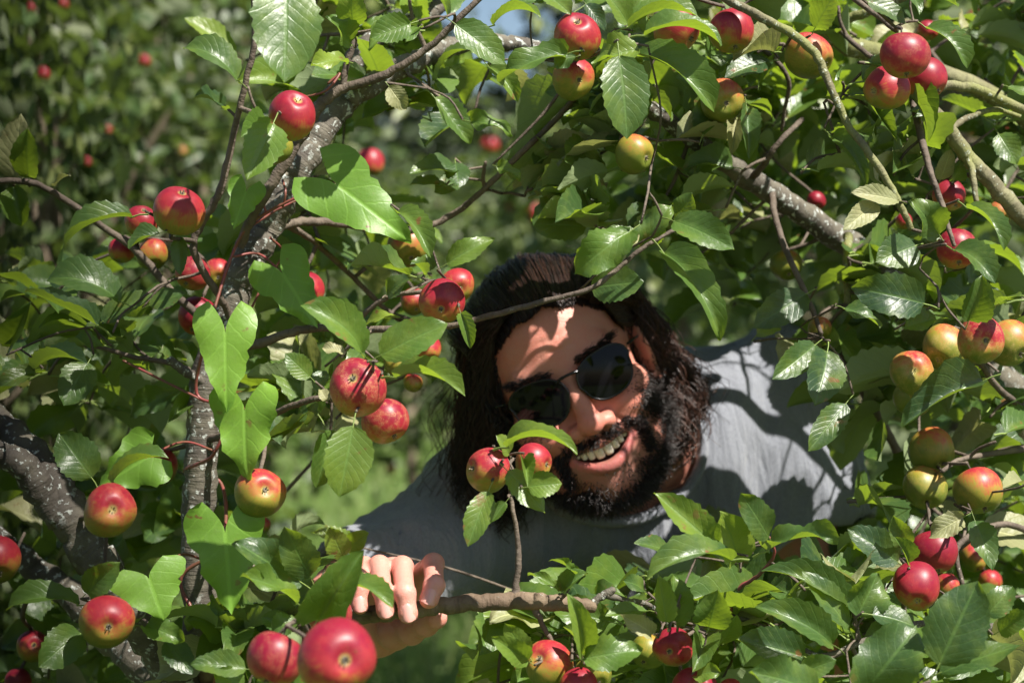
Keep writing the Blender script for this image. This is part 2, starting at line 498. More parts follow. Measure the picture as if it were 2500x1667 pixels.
        if rest:
            Vs, Qs, Us, Ms, Ts, n = [], [], [], [], [], 0
            for M, key, tint, pale, hero in rest:
                V, Q, uv, mi = LEAF_ARR[key]
                A = np.array(M)
                Vs.append(V @ A[:3, :3].T + A[:3, 3]); Qs.append(Q + n); Us.append(uv); n += len(V)
                Ms.append(np.where(mi == 1, 1, 2 if pale else 0)); Ts.append(np.full(len(V), tint))
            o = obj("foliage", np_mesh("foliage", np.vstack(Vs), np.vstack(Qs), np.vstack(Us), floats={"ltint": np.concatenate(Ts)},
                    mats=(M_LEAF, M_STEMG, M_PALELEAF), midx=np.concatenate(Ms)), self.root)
            o["kind"] = "stuff"

# ------------------------------------------------------------------ apples
def apple_profile(n=22):
    pr = []
    for i in range(n + 1):
        a = math.pi * i / n                       # 0 stem pole .. pi calyx pole
        r = math.sin(a) ** .92
        z = math.cos(a) * .96
        z -= .30 * math.exp(-(a / .36) ** 2)              # stem hollow
        z += .20 * math.exp(-((math.pi - a) / .30) ** 2)  # calyx basin
        r *= 1 + .05 * math.cos(a)                        # a little wider at the stem end
        pr.append((max(r, 0) * 1.02, z))
    return pr

def lathe(pr, seg, lobes=0.0, seed=0):
    rs = np.random.RandomState(seed); ph = rs.rand(3) * 6.28
    V, Q = [], []
    for i, (r, z) in enumerate(pr):
        for j in range(seg):
            a = j / seg * 2 * math.pi
            k = 1 + lobes * math.sin(5 * a + ph[0]) * (i / len(pr)) ** 2 + lobes * .9 * math.sin(2 * a + ph[1]) + lobes * .7 * math.sin(3 * a + ph[2])
            zz = z + lobes * .8 * math.sin(a + ph[2]) * r
            V.append((r * k * math.cos(a), r * k * math.sin(a), zz))
    for i in range(len(pr) - 1):
        for j in range(seg):
            b = (j + 1) % seg
            Q.append((i * seg + j, (i + 1) * seg + j, (i + 1) * seg + b, i * seg + b))
    return np.array(V), np.array(Q)

APPLE_ME = []
for s in range(4):
    V, Q = lathe(apple_profile(), 28, .022 + .008 * s, s)
    if s == 3: V[:, 2] *= 1.08
    APPLE_ME.append(np_mesh("apple", V, Q, mats=(M_APPLE,)))
V, Q = lathe(apple_profile(10), 12, .03, 5)
APPLE_LOW = np_mesh("apple_far", V, Q, mats=(M_APPLE,))
# calyx: a ring of dried sepals with a dark eye
cp = []
for j in range(5):
    a = j / 5 * 6.283
    for k, (aa, r, z) in enumerate(((a - .55, .05, -.76), (a + .55, .05, -.76), (a + .22, .12, -.90), (a - .14, .11, -.95))):
        cp.append((math.cos(aa) * r, math.sin(aa) * r, z))
cv = np.array(cp); cq = np.array([(4 * j, 4 * j + 1, 4 * j + 2, 4 * j + 3) for j in range(5)])
ev, eq = lathe([(.11, -.74), (.10, -.80), (.05, -.83), (.001, -.80)], 8)
V, Q = merge([(cv, cq), (ev, eq)])
CALYX_ME = np_mesh("calyx", V, Q, mats=(M_CALYX,), smooth=False)
V, Q, uv = tube(catmull([(0, 0, .55), (.02, .03, .85), (.08, .02, 1.25)], 3), np.linspace(.05, .035, 7), 6)
STEM_ME = np_mesh("stem", V, Q, uv, mats=(M_TWIG,))

def apple(px, py, d, Y, axis, red, label, tree=None, blush=None, group="apples on the near trees", russet=0.0, squash=1.0, far=False, var=None):
    """axis: direction of the calyx seen from the camera (right, up, towards)."""
    c = P(px, py, Y); R = d / 5000 * Y / 2
    a = Vector((axis[0], -axis[2], axis[1])).normalized()
    q = (-a).to_track_quat('Z', 'Y')
    o = bpy.data.objects.new("apple", APPLE_LOW if far else APPLE_ME[rnd.randrange(4) if var is None else var]); coll.objects.link(o)
    M = Matrix.Translation(c) @ q.to_matrix().to_4x4() @ Matrix.Rotation(rnd.uniform(0, 6.28), 4, 'Z') @ Matrix.Diagonal((R, R, R * squash, 1))
    o.matrix_world = M
    bl = Vector(blush) if blush else (Vector((.25, -.35, .95)))
    bl = (M.to_3x3().inverted() @ bl).normalized()
    o["blush"] = [bl.x, bl.y, bl.z]; o["red"] = float(red); o["russet"] = float(russet)
    tag(o, label, "apple", group)
    if not far:
        for nm, me in (("calyx", CALYX_ME), ("stem", STEM_ME)):
            k = bpy.data.objects.new(nm, me); coll.objects.link(k); k.parent = o
        top = M @ Vector((.08, .02, 1.25))
        if tree is not None: tree.connect(Vector(top), .0017)
    return c, R

# ------------------------------------------------------------------ scattered leaf masses
def leaf_mass(pos, size, seed, flat=.4, up=.6):
    """Folded two-quad leaves at pos (n,3) with length size (n,). Returns V, Q, uv, tint."""
    rs = np.random.RandomState(seed); n = len(pos)
    d = rs.randn(n, 3); d[:, 2] = d[:, 2] * .5 - .25; d /= np.linalg.norm(d, axis=1)[:, None]
    nn = rs.randn(n, 3) * .7; nn[:, 2] += up
    x = np.cross(d, nn); x /= np.linalg.norm(x, axis=1)[:, None] + 1e-9
    z = np.cross(x, d)
    s = size[:, None]; w = s * rs.uniform(.24, .34, (n, 1))
    b = pos - d * s * .5; t = pos + d * s * .5 - np.array([0, 0, 1]) * s * .12; m1 = pos - d * s * .18 - z * 0; m2 = pos + d * s * .22 + z * s * .04
    up_ = z * s * .07
    V = np.stack([b, m1 - x * w + up_, m2 - x * w * .8 + up_, t, m2 + x * w * .8 + up_, m1 + x * w + up_], 1).reshape(-1, 3)
    i = np.arange(n)[:, None] * 6
    Q = np.stack([i + np.array([[0, 3, 2, 1]]), i + np.array([[0, 5, 4, 3]])], 1).reshape(-1, 4)
    uv = np.tile(np.array([(.5, 0), (0, .3), (.1, .7), (.5, 1), (.9, .7), (1, .3)]), (n, 1))
    tint = np.repeat(np.clip(rs.beta(1.0, 1.3, n), 0, 1), 6)
    return V, Q, uv, tint
# ------------------------------------------------------------------ implicit surfaces for the person
class Field:
    def __init__(self, lo, hi, h):
        self.lo = np.array(lo, float); self.h = h
        self.n = np.ceil((np.array(hi) - self.lo) / h).astype(int) + 1
        self.D = np.full(self.n, .08 if h < .1 else .08 * 100, np.float32)
        self.big = self.D[0, 0, 0]
    def _sub(self, lo, hi):
        a = np.clip(np.floor((np.array(lo) - self.lo) / self.h).astype(int), 0, self.n)
        b = np.clip(np.ceil((np.array(hi) - self.lo) / self.h).astype(int) + 1, 0, self.n)
        if (b <= a).any(): return None
        ax = [self.lo[i] + np.arange(a[i], b[i]) * self.h for i in range(3)]
        return tuple(slice(a[i], b[i]) for i in range(3)), np.meshgrid(*ax, indexing='ij')
    def op(self, fn, lo, hi, k, mode):
        pad = 3 * self.h + 1.6 * k
        r = self._sub(np.array(lo) - pad, np.array(hi) + pad)
        if r is None: return
        s, (X, Y, Z) = r
        d = fn(X, Y, Z).astype(np.float32); D = self.D[s]
        if mode == 'add':
            if k > 0:
                t = np.clip(.5 + .5 * (D - d) / k, 0, 1); self.D[s] = D + (d - D) * t - k * t * (1 - t)
            else: self.D[s] = np.minimum(D, d)
        else:
            d = -d
            if k > 0:
                t = np.clip(.5 - .5 * (D - d) / k, 0, 1); self.D[s] = D + (d - D) * t + k * t * (1 - t)
            else: self.D[s] = np.maximum(D, d)
    def cap(self, a, b, ra, rb=None, k=0.0, mode='add'):
        a = np.array(a, float); b = np.array(b, float); rb = ra if rb is None else rb
        ab = b - a; L2 = float(ab @ ab) + 1e-12
        def fn(X, Y, Z):
            t = np.clip(((X - a[0]) * ab[0] + (Y - a[1]) * ab[1] + (Z - a[2]) * ab[2]) / L2, 0, 1)
            return np.sqrt((X - a[0] - t * ab[0]) ** 2 + (Y - a[1] - t * ab[1]) ** 2 + (Z - a[2] - t * ab[2]) ** 2) - (ra + (rb - ra) * t)
        r = max(ra, rb)
        self.op(fn, np.minimum(a, b) - r, np.maximum(a, b) + r, k, mode)
    def ell(self, c, r, k=0.0, mode='add', rot=None):
        c = np.array(c, float); r = np.array(r, float)
        Rm = None if rot is None else np.array(rot.transposed())
        def fn(X, Y, Z):
            x, y, z = X - c[0], Y - c[1], Z - c[2]
            if Rm is not None:
                x, y, z = (Rm[i, 0] * x + Rm[i, 1] * y + Rm[i, 2] * z for i in range(3))
            k0 = np.sqrt((x / r[0]) ** 2 + (y / r[1]) ** 2 + (z / r[2]) ** 2)
            k1 = np.sqrt((x / r[0] ** 2) ** 2 + (y / r[1] ** 2) ** 2 + (z / r[2] ** 2) ** 2) + 1e-9
            return k0 * (k0 - 1) / k1
        m = r if rot is None else np.full(3, r.max())
        self.op(fn, c - m, c + m, k, mode)
    def chain(self, pts, radii, k=0.0, mode='add'):
        for i in range(len(pts) - 1): self.cap(pts[i], pts[i + 1], radii[i], radii[i + 1], k, mode)
    def mesh(self, relax=2):
        D = self.D; n = self.n
        S = D < 0
        c = np.zeros(n - 1, np.int8)
        for dx in (0, 1):
            for dy in (0, 1):
                for dz in (0, 1):
                    c += S[dx:n[0] - 1 + dx, dy:n[1] - 1 + dy, dz:n[2] - 1 + dz]
        act = (c > 0) & (c < 8)
        idx = np.full(act.shape, -1, np.int32)
        cells = np.argwhere(act); m = len(cells)
        idx[act] = np.arange(m)
        acc = np.zeros((m, 3)); cnt = np.zeros(m)
        corners = [(a, b, e) for a in (0, 1) for b in (0, 1) for e in (0, 1)]
        for p in corners:
            for ax in range(3):
                if p[ax]: continue
                q = list(p); q[ax] = 1
                d0 = D[cells[:, 0] + p[0], cells[:, 1] + p[1], cells[:, 2] + p[2]]
                d1 = D[cells[:, 0] + q[0], cells[:, 1] + q[1], cells[:, 2] + q[2]]
                cr = (d0 < 0) != (d1 < 0)
                t = np.where(cr, d0 / np.where(cr, d0 - d1, 1), 0)
                pos = np.array(p, float)[None].repeat(m, 0); pos[:, ax] = t
                acc[cr] += pos[cr]; cnt[cr] += 1
        V = self.lo + (cells + acc / cnt[:, None]) * self.h
        Q = []
        for ax in range(3):
            o1, o2 = [(1, 2), (2, 0), (0, 1)][ax]
            sl0 = [slice(None)] * 3; sl1 = [slice(None)] * 3
            sl0[ax] = slice(0, n[ax] - 1); sl1[ax] = slice(1, n[ax])
            a, b = S[tuple(sl0)], S[tuple(sl1)]
            e = np.argwhere(a != b)
            ok = (e[:, o1] > 0) & (e[:, o2] > 0) & (e[:, o1] < n[o1] - 1) & (e[:, o2] < n[o2] - 1)
            e = e[ok]; inside = a[e[:, 0], e[:, 1], e[:, 2]]
            def cell(d1, d2):
                f = e.copy(); f[:, o1] -= d1; f[:, o2] -= d2
                return idx[f[:, 0], f[:, 1], f[:, 2]]
            q = np.stack([cell(1, 1), cell(0, 1), cell(0, 0), cell(1, 0)], 1)
            q[~inside] = q[~inside][:, ::-1]
            Q.append(q)
        Q = np.vstack(Q)
        Q = Q[(Q >= 0).all(1)]
        for _ in range(relax):
            A = np.zeros_like(V); N = np.zeros(len(V))
            for i in range(4):
                for j in (1, 3):
                    np.add.at(A, Q[:, i], V[Q[:, (i + j) % 4]]); np.add.at(N, Q[:, i], 1)
            V = V * .5 + .5 * A / np.maximum(N, 1)[:, None]
        return V, Q

def vnormals(V, Q):
    f = np.cross(V[Q[:, 2]] - V[Q[:, 0]], V[Q[:, 3]] - V[Q[:, 1]])
    N = np.zeros_like(V)
    for i in range(4): np.add.at(N, Q[:, i], f)
    return N / (np.linalg.norm(N, axis=1)[:, None] + 1e-12)

def strands_mesh(S, R, sides=3):
    """S (n,k,3) strand points, R (n,k) radii -> V, Q."""
    n, k, _ = S.shape
    T = np.gradient(S, axis=1); T /= np.linalg.norm(T, axis=2)[..., None] + 1e-12
    U = np.cross(T, np.array([.3, .9, .2])); U /= np.linalg.norm(U, axis=2)[..., None] + 1e-12
    W = np.cross(T, U)
    a = np.arange(sides) / sides * 2 * math.pi
    V = S[:, :, None] + R[:, :, None, None] * (np.cos(a)[None, None, :, None] * U[:, :, None] + np.sin(a)[None, None, :, None] * W[:, :, None])
    base = (np.arange(n) * k * sides)[:, None, None] + (np.arange(k - 1) * sides)[None, :, None]
    j = np.arange(sides)[None, None, :]; j2 = (j + 1) % sides
    Q = np.stack([base + j, base + j2, base + j2 + sides, base + j + sides], -1).reshape(-1, 4)
    return V.reshape(-1, 3), Q

# ------------------------------------------------------------------ materials of the person
def mat_skin():
    t = NT("skin")
    col = t.n("ShaderNodeAttribute", attribute_name="col", attribute_type='GEOMETRY').outputs["Color"]
    pos = t.n("ShaderNodeNewGeometry").outputs["Position"]
    a = t.noise(pos, 70, 5, .65); b = t.noise(pos, 600, 3, .7)
    c = t.mix(t.math('MULTIPLY', t.smooth(a, .35, .7), .32), col, (.52, .13, .09))
    c = t.mix(t.math('MULTIPLY', t.smooth(b, .55, .75), .15), c, (.25, .10, .06))
    r = t.math('ADD', .35, t.math('MULTIPLY', a, .16))
    pr = t.principled(Base_Color=c, Roughness=r, Normal=t.bump(t.math('ADD', a, t.math('MULTIPLY', b, .9)), .45, .0012),
                      Subsurface_Weight=.18, Subsurface_Radius=(.010, .0035, .002), Subsurface_Scale=.6, Specular_IOR_Level=.4)
    return t.out(pr.outputs[0])
M_SKIN = mat_skin()
def mat_hair(name, c1, c2):
    t = NT(name)
    v = t.n("ShaderNodeAttribute", attribute_name="ltint", attribute_type='GEOMETRY').outputs["Fac"]
    pr = t.principled(Base_Color=t.mix(v, c1, c2), Roughness=.38, Specular_IOR_Level=.45, Sheen_Weight=.0)
    return t.out(pr.outputs[0])
M_HAIR = mat_hair("dark_brown_hair", (.007, .0055, .0055), (.062, .025, .016))
M_BEARD = mat_hair("black_beard_hair", (.007, .006, .006), (.035, .020, .017))
def mat_shirt():
    t = NT("grey_marl_jersey")
    pos = t.n("ShaderNodeNewGeometry").outputs["Position"]
    a = t.noise(t.scale(pos, (1, 1, .35)), 900, 3, .7); b = t.noise(pos, 14, 4)
    c = t.mix(t.smooth(a, .38, .66), (.21, .22, .25), (.155, .165, .195))
    c = t.mix(t.math('MULTIPLY', t.smooth(b, .35, .7), .18), c, (.12, .13, .16))
    f = t.noise(t.scale(pos, (1.0, 1.0, .28)), 26, 4, .5, .6)
    h = t.math('ADD', t.math('MULTIPLY', f, 1.0), t.math('MULTIPLY', a, .05))
    pr = t.principled(Base_Color=c, Roughness=.9, Normal=t.bump(h, 1.0, .020), Sheen_Weight=.25, Specular_IOR_Level=.15)
    return t.out(pr.outputs[0])
M_SHIRT = mat_shirt()
M_TROUSER = mat_simple("dark_blue_denim", (.02, .028, .05), .85, 500, (.035, .045, .07), bump=.2)
M_SHOE = mat_simple("brown_boot_leather", (.05, .03, .02), .5)
M_LENS = mat_simple("black_sunglass_lens", (.003, .003, .004), .05, Specular_IOR_Level=.16)
M_WIRE = mat_simple("dark_metal_wire", (.03, .03, .032), .22, Metallic=.9)
M_TOOTH = mat_simple("tooth_enamel", (.80, .74, .62), .2, 120, (.72, .64, .48), Subsurface_Weight=.1, Subsurface_Radius=(.004, .003, .002))
M_NAIL = mat_simple("fingernail", (.56, .28, .24), .25, Subsurface_Weight=.15, Subsurface_Radius=(.006, .002, .001))

# ------------------------------------------------------------------ the man leaning through the tree
man = empty("person", (0.27, 2.55, 0.0))
tag(man, "long haired bearded man in black sunglasses and grey t-shirt grinning between the apple branches", "person")

# head frame: local x = right in the photo, y = forwards to the camera, z = up the face (centimetres)
roll, pitch, yaw = math.radians(-26.5), math.radians(-4), math.radians(0)
HO = P(1391, 932, 1.862)
Rl = Matrix.Rotation(roll, 3, 'Y').to_3x3()
base = Matrix(((1, 0, 0), (0, -1, 0), (0, 0, 1)))           # local y -> world -Y (mirrored on purpose: handled by flipping faces)
HR = Matrix.Rotation(roll, 3, 'Y') @ Matrix.Rotation(-pitch, 3, 'X') @ base
HRn = np.array(HR); HOn = np.array(HO)
HS = .0098
def head_to_world(v): return (np.asarray(v, float) * HS) @ HRn.T + HOn
def world_to_head(v): return ((np.asarray(v, float) - HOn) @ HRn) / HS

F = Field((-10.5, -20, -24), (10.5, 5, 14), .17)
F.ell((0, -8.7, 3.2), (7.5, 9.7, 8.2))                      # skull
F.ell((0, -4.9, -3.6), (6.5, 5.9, 8.2), k=2.0)              # face block
F.ell((0, -4.6, -8.6), (5.5, 5.2, 3.9), k=1.5)              # jaw
for s in (-1, 1):
    F.ell((s * 5.2, -7.2, -6.8), (1.9, 2.6, 2.8), k=2.0)    # jaw angle
    F.ell((s * 4.9, -1.9, -2.7), (2.0, 1.9, 1.6), k=1.6)    # cheekbone
    F.ell((s * 3.75, -.35, -3.9), (1.75, 1.5, 1.45), k=1.3) # smiling cheek
F.ell((0, -.75, -10.7), (2.3, 1.7, 1.7), k=1.5)             # chin
F.cap((-4.1, -.7, 1.7), (4.1, -.7, 1.7), 1.05, k=1.2)       # brow
F.ell((0, -.1, 1.5), (1.4, .9, .9), k=.8)
for s in (-1, 1):
    F.ell((s * 3.2, 1.2, -.1), (1.65, 1.5, 1.05), k=.9, mode='sub')   # eye socket
    F.ell((s * 3.2, -.65, -.1), (1.35, 1.25, 1.15), k=.3)             # closed lid over the eye
F.cap((0, .1, .9), (0, 2.3, -3.5), .75, 1.0, k=.9)          # nose bridge
F.ell((0, 2.5, -4.15), (1.25, 1.15, 1.05), k=.6)            # nose tip
for s in (-1, 1):
    F.ell((s * 1.5, 1.45, -4.5), (.85, 1.0, .8), k=.5)      # nostril wings
    F.ell((s * .72, 1.9, -5.15), (.42, .75, .42), k=.25, mode='sub')
F.ell((0, -.9, -7.2), (3.9, 2.3, 3.0), k=1.5)               # muzzle
def smile(x): return .10 * x * x
def mouth(X, Y, Z):
    z = Z + 7.35 - smile(X)
    hgt = 1.08 * np.sqrt(np.clip(1 - (X / 2.85) ** 2, .001, 1))
    return np.maximum(np.sqrt((z / hgt) ** 2 + (X / 2.85) ** 2) - 1, -(Y + 2.0)) * .8
F.op(mouth, (-3.4, -2.2, -8.8), (3.4, 3, -5.8), .25, 'sub')
xs = np.linspace(-2.95, 2.95, 13)
def yarc(x): return 1.35 - .115 * x * x
up = [(x, yarc(x) - .05, -6.22 + .075 * x * x + .03 * abs(x)) for x in xs]
lowl = [(x, yarc(x) - .12, -8.55 + .19 * x * x) for x in xs]
F.chain(up, [.12 + .28 * (1 - (x / 3.0) ** 2) for x in xs], k=.3)
F.chain(lowl, [.14 + .40 * (1 - (x / 3.0) ** 2) for x in xs], k=.3)
for s in (-1, 1):
    er = Matrix.Rotation(s * math.radians(-24), 3, 'Z') @ Matrix.Rotation(math.radians(-10), 3, 'X')
    F.ell((s * 7.75, -8.3, -1.4), (.75, 1.75, 3.1), k=.35, rot=er)
    F.ell((s * 8.35, -7.9, -1.1), (.55, 1.05, 2.1), k=.3, mode='sub', rot=er)
    F.ell((s * 7.9, -7.9, -3.9), (.6, .8, .8), k=.4)
# neck towards the collar
nb = world_to_head(np.array(P(1600, 1110, 2.10)))
F.cap((0, -8.8, -5), tuple(nb), 5.1, 5.4, k=1.2)
for s in (-1, 1):                                           # laughter lines and forehead creases
    F.chain([(s * 2.1, 1.1, -4.5), (s * 3.0, .75, -5.6), (s * 3.65, -.1, -7.0)], (.16, .22, .14), k=.28, mode='sub')
    F.chain([(s * 4.9, .0, -1.4), (s * 5.5, -.7, -1.7)], (.10, .06), k=.15, mode='sub')
for z0, x0, x1 in ((3.3, -3.6, 3.9), (4.5, -3.2, 2.6), (5.5, -2.0, 3.0)):
    cr_ = [(x_, 1.02 - .075 * x_ * x_ * .55 - .09 * (z0 - 3.2), z0 - .03 * x_ * x_ + .12 * math.sin(x_ * 2.1 + z0)) for x_ in np.linspace(x0, x1, 8)]
    F.chain(cr_, [.10] * 8, k=.22, mode='sub')
HV, HQ = F.mesh(relax=2)
HQ = HQ[:, ::-1]                                            # mirrored frame
def skin_col(V):
    n = len(V)
    c = np.tile(np.array([.47, .208, .155]), (n, 1))
    x, y, z = V.T
    def blend(m, col):
        nonlocal c
        m = np.clip(m, 0, 1)[:, None]; c = c * (1 - m) + np.array(col) * m
    g = lambda px, pz, r: np.exp(-(((np.abs(x) - px) ** 2 + (z - pz) ** 2) / r ** 2)) * (y > -5)
    blend(.55 * g(0, -4.2, 1.6), (.54, .155, .125)); blend(.65 * g(3.6, -3.2, 2.2), (.56, .17, .135)); blend(.3 * g(0, 4, 3.5), (.54, .19, .15))
    front = y > -1.6
    dl = np.min([np.sqrt((x - p[0]) ** 2 + ((y - p[1]) * .7) ** 2 + (z - p[2]) ** 2) for p in lowl], axis=0)
    du = np.min([np.sqrt((x - p[0]) ** 2 + ((y - p[1]) * .7) ** 2 + (z - p[2]) ** 2) for p in up], axis=0)
    # stubble under the beard
    jaw = np.clip((-5.2 - z - .25 * np.clip(5 - np.abs(x), 0, 5) * .3) / 1.2, 0, 1) * (y > -12.5) * (z > -15)
    side = np.clip((np.abs(x) - 5.0) / 1.2, 0, 1) * np.clip((-2.0 - z) / 2.0, 0, 1) * (y > -7.8)
    blend(.62 * np.maximum(jaw, side), (.10, .055, .045))
    blend(.75 * np.exp(-((np.abs(x) / 2.2) ** 4)) * np.exp(-((z + 9.6) / .9) ** 2) * (y > -1), (.33, .15, .12))
    blend(1.5 - dl / .45, (.50, .115, .12)); blend((1.0 - du / .4) * .8, (.36, .10, .09))
    cav = (np.abs(x) < 3.0) & (y < yarc(x) - .85) & (y > -2.6) & (np.abs(z + 7.35 - smile(x)) < .95)
    blend(cav * .9, (.10, .02, .02))
    return c
HC = skin_col(HV)
HW = head_to_world(HV)

# hand holding the branch, fingers over the top towards the camera
FN = {  # MCP, PIP, DIP, tip
    'pinky': [(868, 1418, 1.668), (889, 1381, 1.620), (879, 1437, 1.5865), (879, 1476, 1.583)],
    'ring': [(915, 1400, 1.672), (926, 1381, 1.612), (934, 1440, 1.581), (941, 1487, 1.578)],
    'middle': [(962, 1396, 1.674), (982, 1384, 1.612), (989, 1448, 1.578), (996, 1496, 1.575)],
    'index': [(1006, 1418, 1.668), (1058, 1376, 1.622), (1060, 1428, 1.588), (1048, 1460, 1.583)],
    'thumb': [(962, 1545, 1.684), (1004, 1540, 1.660), (1040, 1522, 1.638), (1064, 1508, 1.624)]}
FR = {'pinky': (.0082, .0070, .0067, .0064), 'ring': (.0094, .0079, .0074, .0070), 'middle': (.0098, .0082, .0077, .0073),
      'index': (.0096, .0080, .0077, .0073), 'thumb': (.0125, .0105, .0095, .0085)}
wrist = P(918, 1535, 1.728); elbow = P(812, 1480, 1.915)
allp = [P(*p) for f in FN.values() for p in f] + [wrist, elbow]
lo = np.min([np.array(p) for p in allp], axis=0) - .06; hi = np.max([np.array(p) for p in allp], axis=0) + .05
H = Field(lo, hi, .0016)
for nm, j in FN.items():
    pts = [np.array(P(*p)) for p in j]; r = FR[nm]
    H.chain(pts, r, k=.0012)
    for i in (1, 2):                                        # knuckles
        H.ell(pts[i], (r[i] * 1.10,) * 3, k=.003)
    tipd = (pts[3] - pts[2]) / np.linalg.norm(pts[3] - pts[2])
    H.ell(pts[3] + tipd * r[3] * .1, (r[3] * 1.03,) * 3, k=.002)
w0 = np.array(wrist)
for nm, off in (('pinky', (-.018, .004, .004)), ('ring', (-.007, 0, .005)), ('middle', (.006, 0, .005)), ('index', (.017, .003, .004))):
    a = np.array(P(*FN[nm][0])); H.cap(a, w0 + np.array(off), .0106, .0120, k=.007)
for u, v in (('pinky', 'ring'), ('ring', 'middle'), ('middle', 'index')):
    H.cap(np.array(P(*FN[u][0])), np.array(P(*FN[v][0])), .0105, .0105, k=.004)
H.cap(np.array(P(*FN['thumb'][0])), w0 + np.array((.012, .002, .004)), .013, .0145, k=.008)
H.cap(w0, np.array(elbow), .0245, .040, k=.012)
AV, AQ = H.mesh(relax=2)
AC = np.tile(np.array([.55, .255, .205]), (len(AV), 1))
for nm, j in FN.items():
    for q, amt, rr in ((1, .45, .009), (2, .4, .007), (3, .45, .009)):
        d = np.linalg.norm(AV - np.array(P(*j[q])), axis=1)
        m = (amt * np.exp(-(d / rr) ** 4))[:, None]; AC = AC * (1 - m) + np.array([.56, .22, .16]) * m

# trunk and arms under the shirt
shL, shR = np.array(P(1240, 1245, 2.045)), np.array(P(1880, 985, 2.19))     # his right / left shoulder
neckb = np.array(P(1620, 1080, 2.13)); pelv = np.array((.30, 2.62, .97))
elbL = np.array(P(2015, 1500, 2.16)); handL = np.array((.345, 2.19, .74))
def torso(G, g, k=.05):
    mid = (shL + shR) / 2
    dn = pelv - mid
    G.cap(shL, shR, .072 + g, .072 + g, k)
    a = mid + (shL - mid) * .42 + dn * .14 + np.array((0, -.02, -.02)); b = mid + (shR - mid) * .42 + dn * .14 + np.array((0, -.02, -.02))
    G.cap(a, a + dn * .30, .108 + g, .115 + g, k); G.cap(b, b + dn * .30, .112 + g, .115 + g, k)
    G.cap(mid + dn * .25, pelv, .135 + g, .15 + g, k)
    G.cap(neckb, mid + dn * .1, .065 + g, .09 + g, k)
T = Field((-.32, 1.80, .55), (.62, 2.95, 1.52), .009)
torso(T, -.006)
T.cap(shL, np.array(elbow), .052, .044, .02)
T.cap(shR, elbL, .054, .043, .02); T.cap(elbL, handL, .042, .028, .015)
for i in range(5):
    a = handL + np.array((.018 * (i - 2) * .9, -.005, -.03)); l = (.05, .075, .08, .075, .06)[i]
    T.cap(handL, a, .017, .012, .008); T.cap(a, a + np.array((.004 * (i - 2), .012, -l)), .0105, .0095, .004)
TV, TQ = T.mesh(relax=1)
BV, BQ = merge([(HW, HQ), (AV, AQ), (TV, TQ)])
TC = np.tile(np.array([.33, .155, .10]), (len(TV), 1))
BC = np.vstack([HC, AC, TC]); BC = np.hstack([BC, np.ones((len(BC), 1))])
obj("body", np_mesh("body", BV, BQ, colors={"col": BC}, mats=(M_SKIN,)), man)

# t-shirt
S = Field((-.32, 1.80, .70), (.62, 2.80, 1.54), .0075)
torso(S, .008, .05)
sl_end_R = shR + (elbL - shR) * .62; sl_end_L = shL + (np.array(elbow) - shL) * .93
for a, b, ra, rb, ri, k_ in ((shR, sl_end_R, .074, .079, .068, .035), (shL, sl_end_L, .066, .056, .048, .035)):
    ab = b - a; L2_ = float(ab @ ab); d = ab / math.sqrt(L2_)
    def sleeve(X, Y, Z, a=a, b=b, ab=ab, d=d, L2_=L2_, ra=ra, rb=rb):
        t = np.clip(((X - a[0]) * ab[0] + (Y - a[1]) * ab[1] + (Z - a[2]) * ab[2]) / L2_, 0, 1.2)
        c = np.sqrt((X - a[0] - t * ab[0]) ** 2 + (Y - a[1] - t * ab[1]) ** 2 + (Z - a[2] - t * ab[2]) ** 2) - (ra + (rb - ra) * t)
        return np.maximum(c, (X - b[0]) * d[0] + (Y - b[1]) * d[1] + (Z - b[2]) * d[2])
    S.op(sleeve, np.minimum(a, b) - .09, np.maximum(a, b) + .09, k_, 'add')
    S.cap(b - d * .05, b + d * .06, ri, ri, 0, 'sub')
nk = np.array(P(1520, 1150, 1.99))
hd = np.array(head_to_world((0, -8, -9)))
S.cap(neckb + (neckb - hd) * -.25, hd, .052, .068, .010, 'sub')
# neckline band, laid where the neck opening meets the cloth
na = neckb + (neckb - hd) * -.25; nd = (hd - na); nl = np.linalg.norm(nd); nd = nd / nl
e1 = np.cross(nd, (0, 0, 1)); e1 /= np.linalg.norm(e1); e2 = np.cross(nd, e1)
ring = []
for a_ in np.linspace(0, 2 * math.pi, 40, endpoint=False):
    hit = None
    for t_ in np.linspace(1.2, -.6, 150):
        rr_ = .052 + .016 * min(max(t_, 0), 1) + .009
        q = na + nd * nl * t_ + (e1 * math.cos(a_) + e2 * math.sin(a_)) * rr_
        ix = np.round((q - S.lo) / S.h).astype(int)
        if (ix >= 0).all() and (ix < S.n).all() and S.D[tuple(ix)] < .002: hit = q; break
    if hit is not None: ring.append(hit)
ring = np.array(ring)
for _ in range(6): ring = (np.roll(ring, 1, 0) + ring * 2 + np.roll(ring, -1, 0)) / 4
ring = np.vstack([ring, ring[:2]])
cv_, cq_, cu_ = tube(ring, [.0058] * len(ring), 8, cap=False)
obj("collar", np_mesh("collar", cv_, cq_, cu_, mats=(M_SHIRT,)), man)
SV, SQ = S.mesh(relax=2)
SN = vnormals(SV, SQ)
arm = shR + (elbL - shR) * .15
disp = np.zeros(len(SV))
for i in range(len(SV)):
    p = SV[i]
    q = Vector((p[0] * 1.0, p[1] * .9, p[2] * .22))
    r1 = 1 - abs(mnoise.noise(q * 19)); r2 = 1 - abs(mnoise.noise(q * 37 + Vector((3, 1, 7))))
    disp[i] = .020 * (r1 - .75) + .007 * (r2 - .75) + .006 * mnoise.noise(Vector(p) * 9)
SV = SV + SN * disp[:, None]
obj("t_shirt", np_mesh("t_shirt", SV, SQ, mats=(M_SHIRT,)), man)

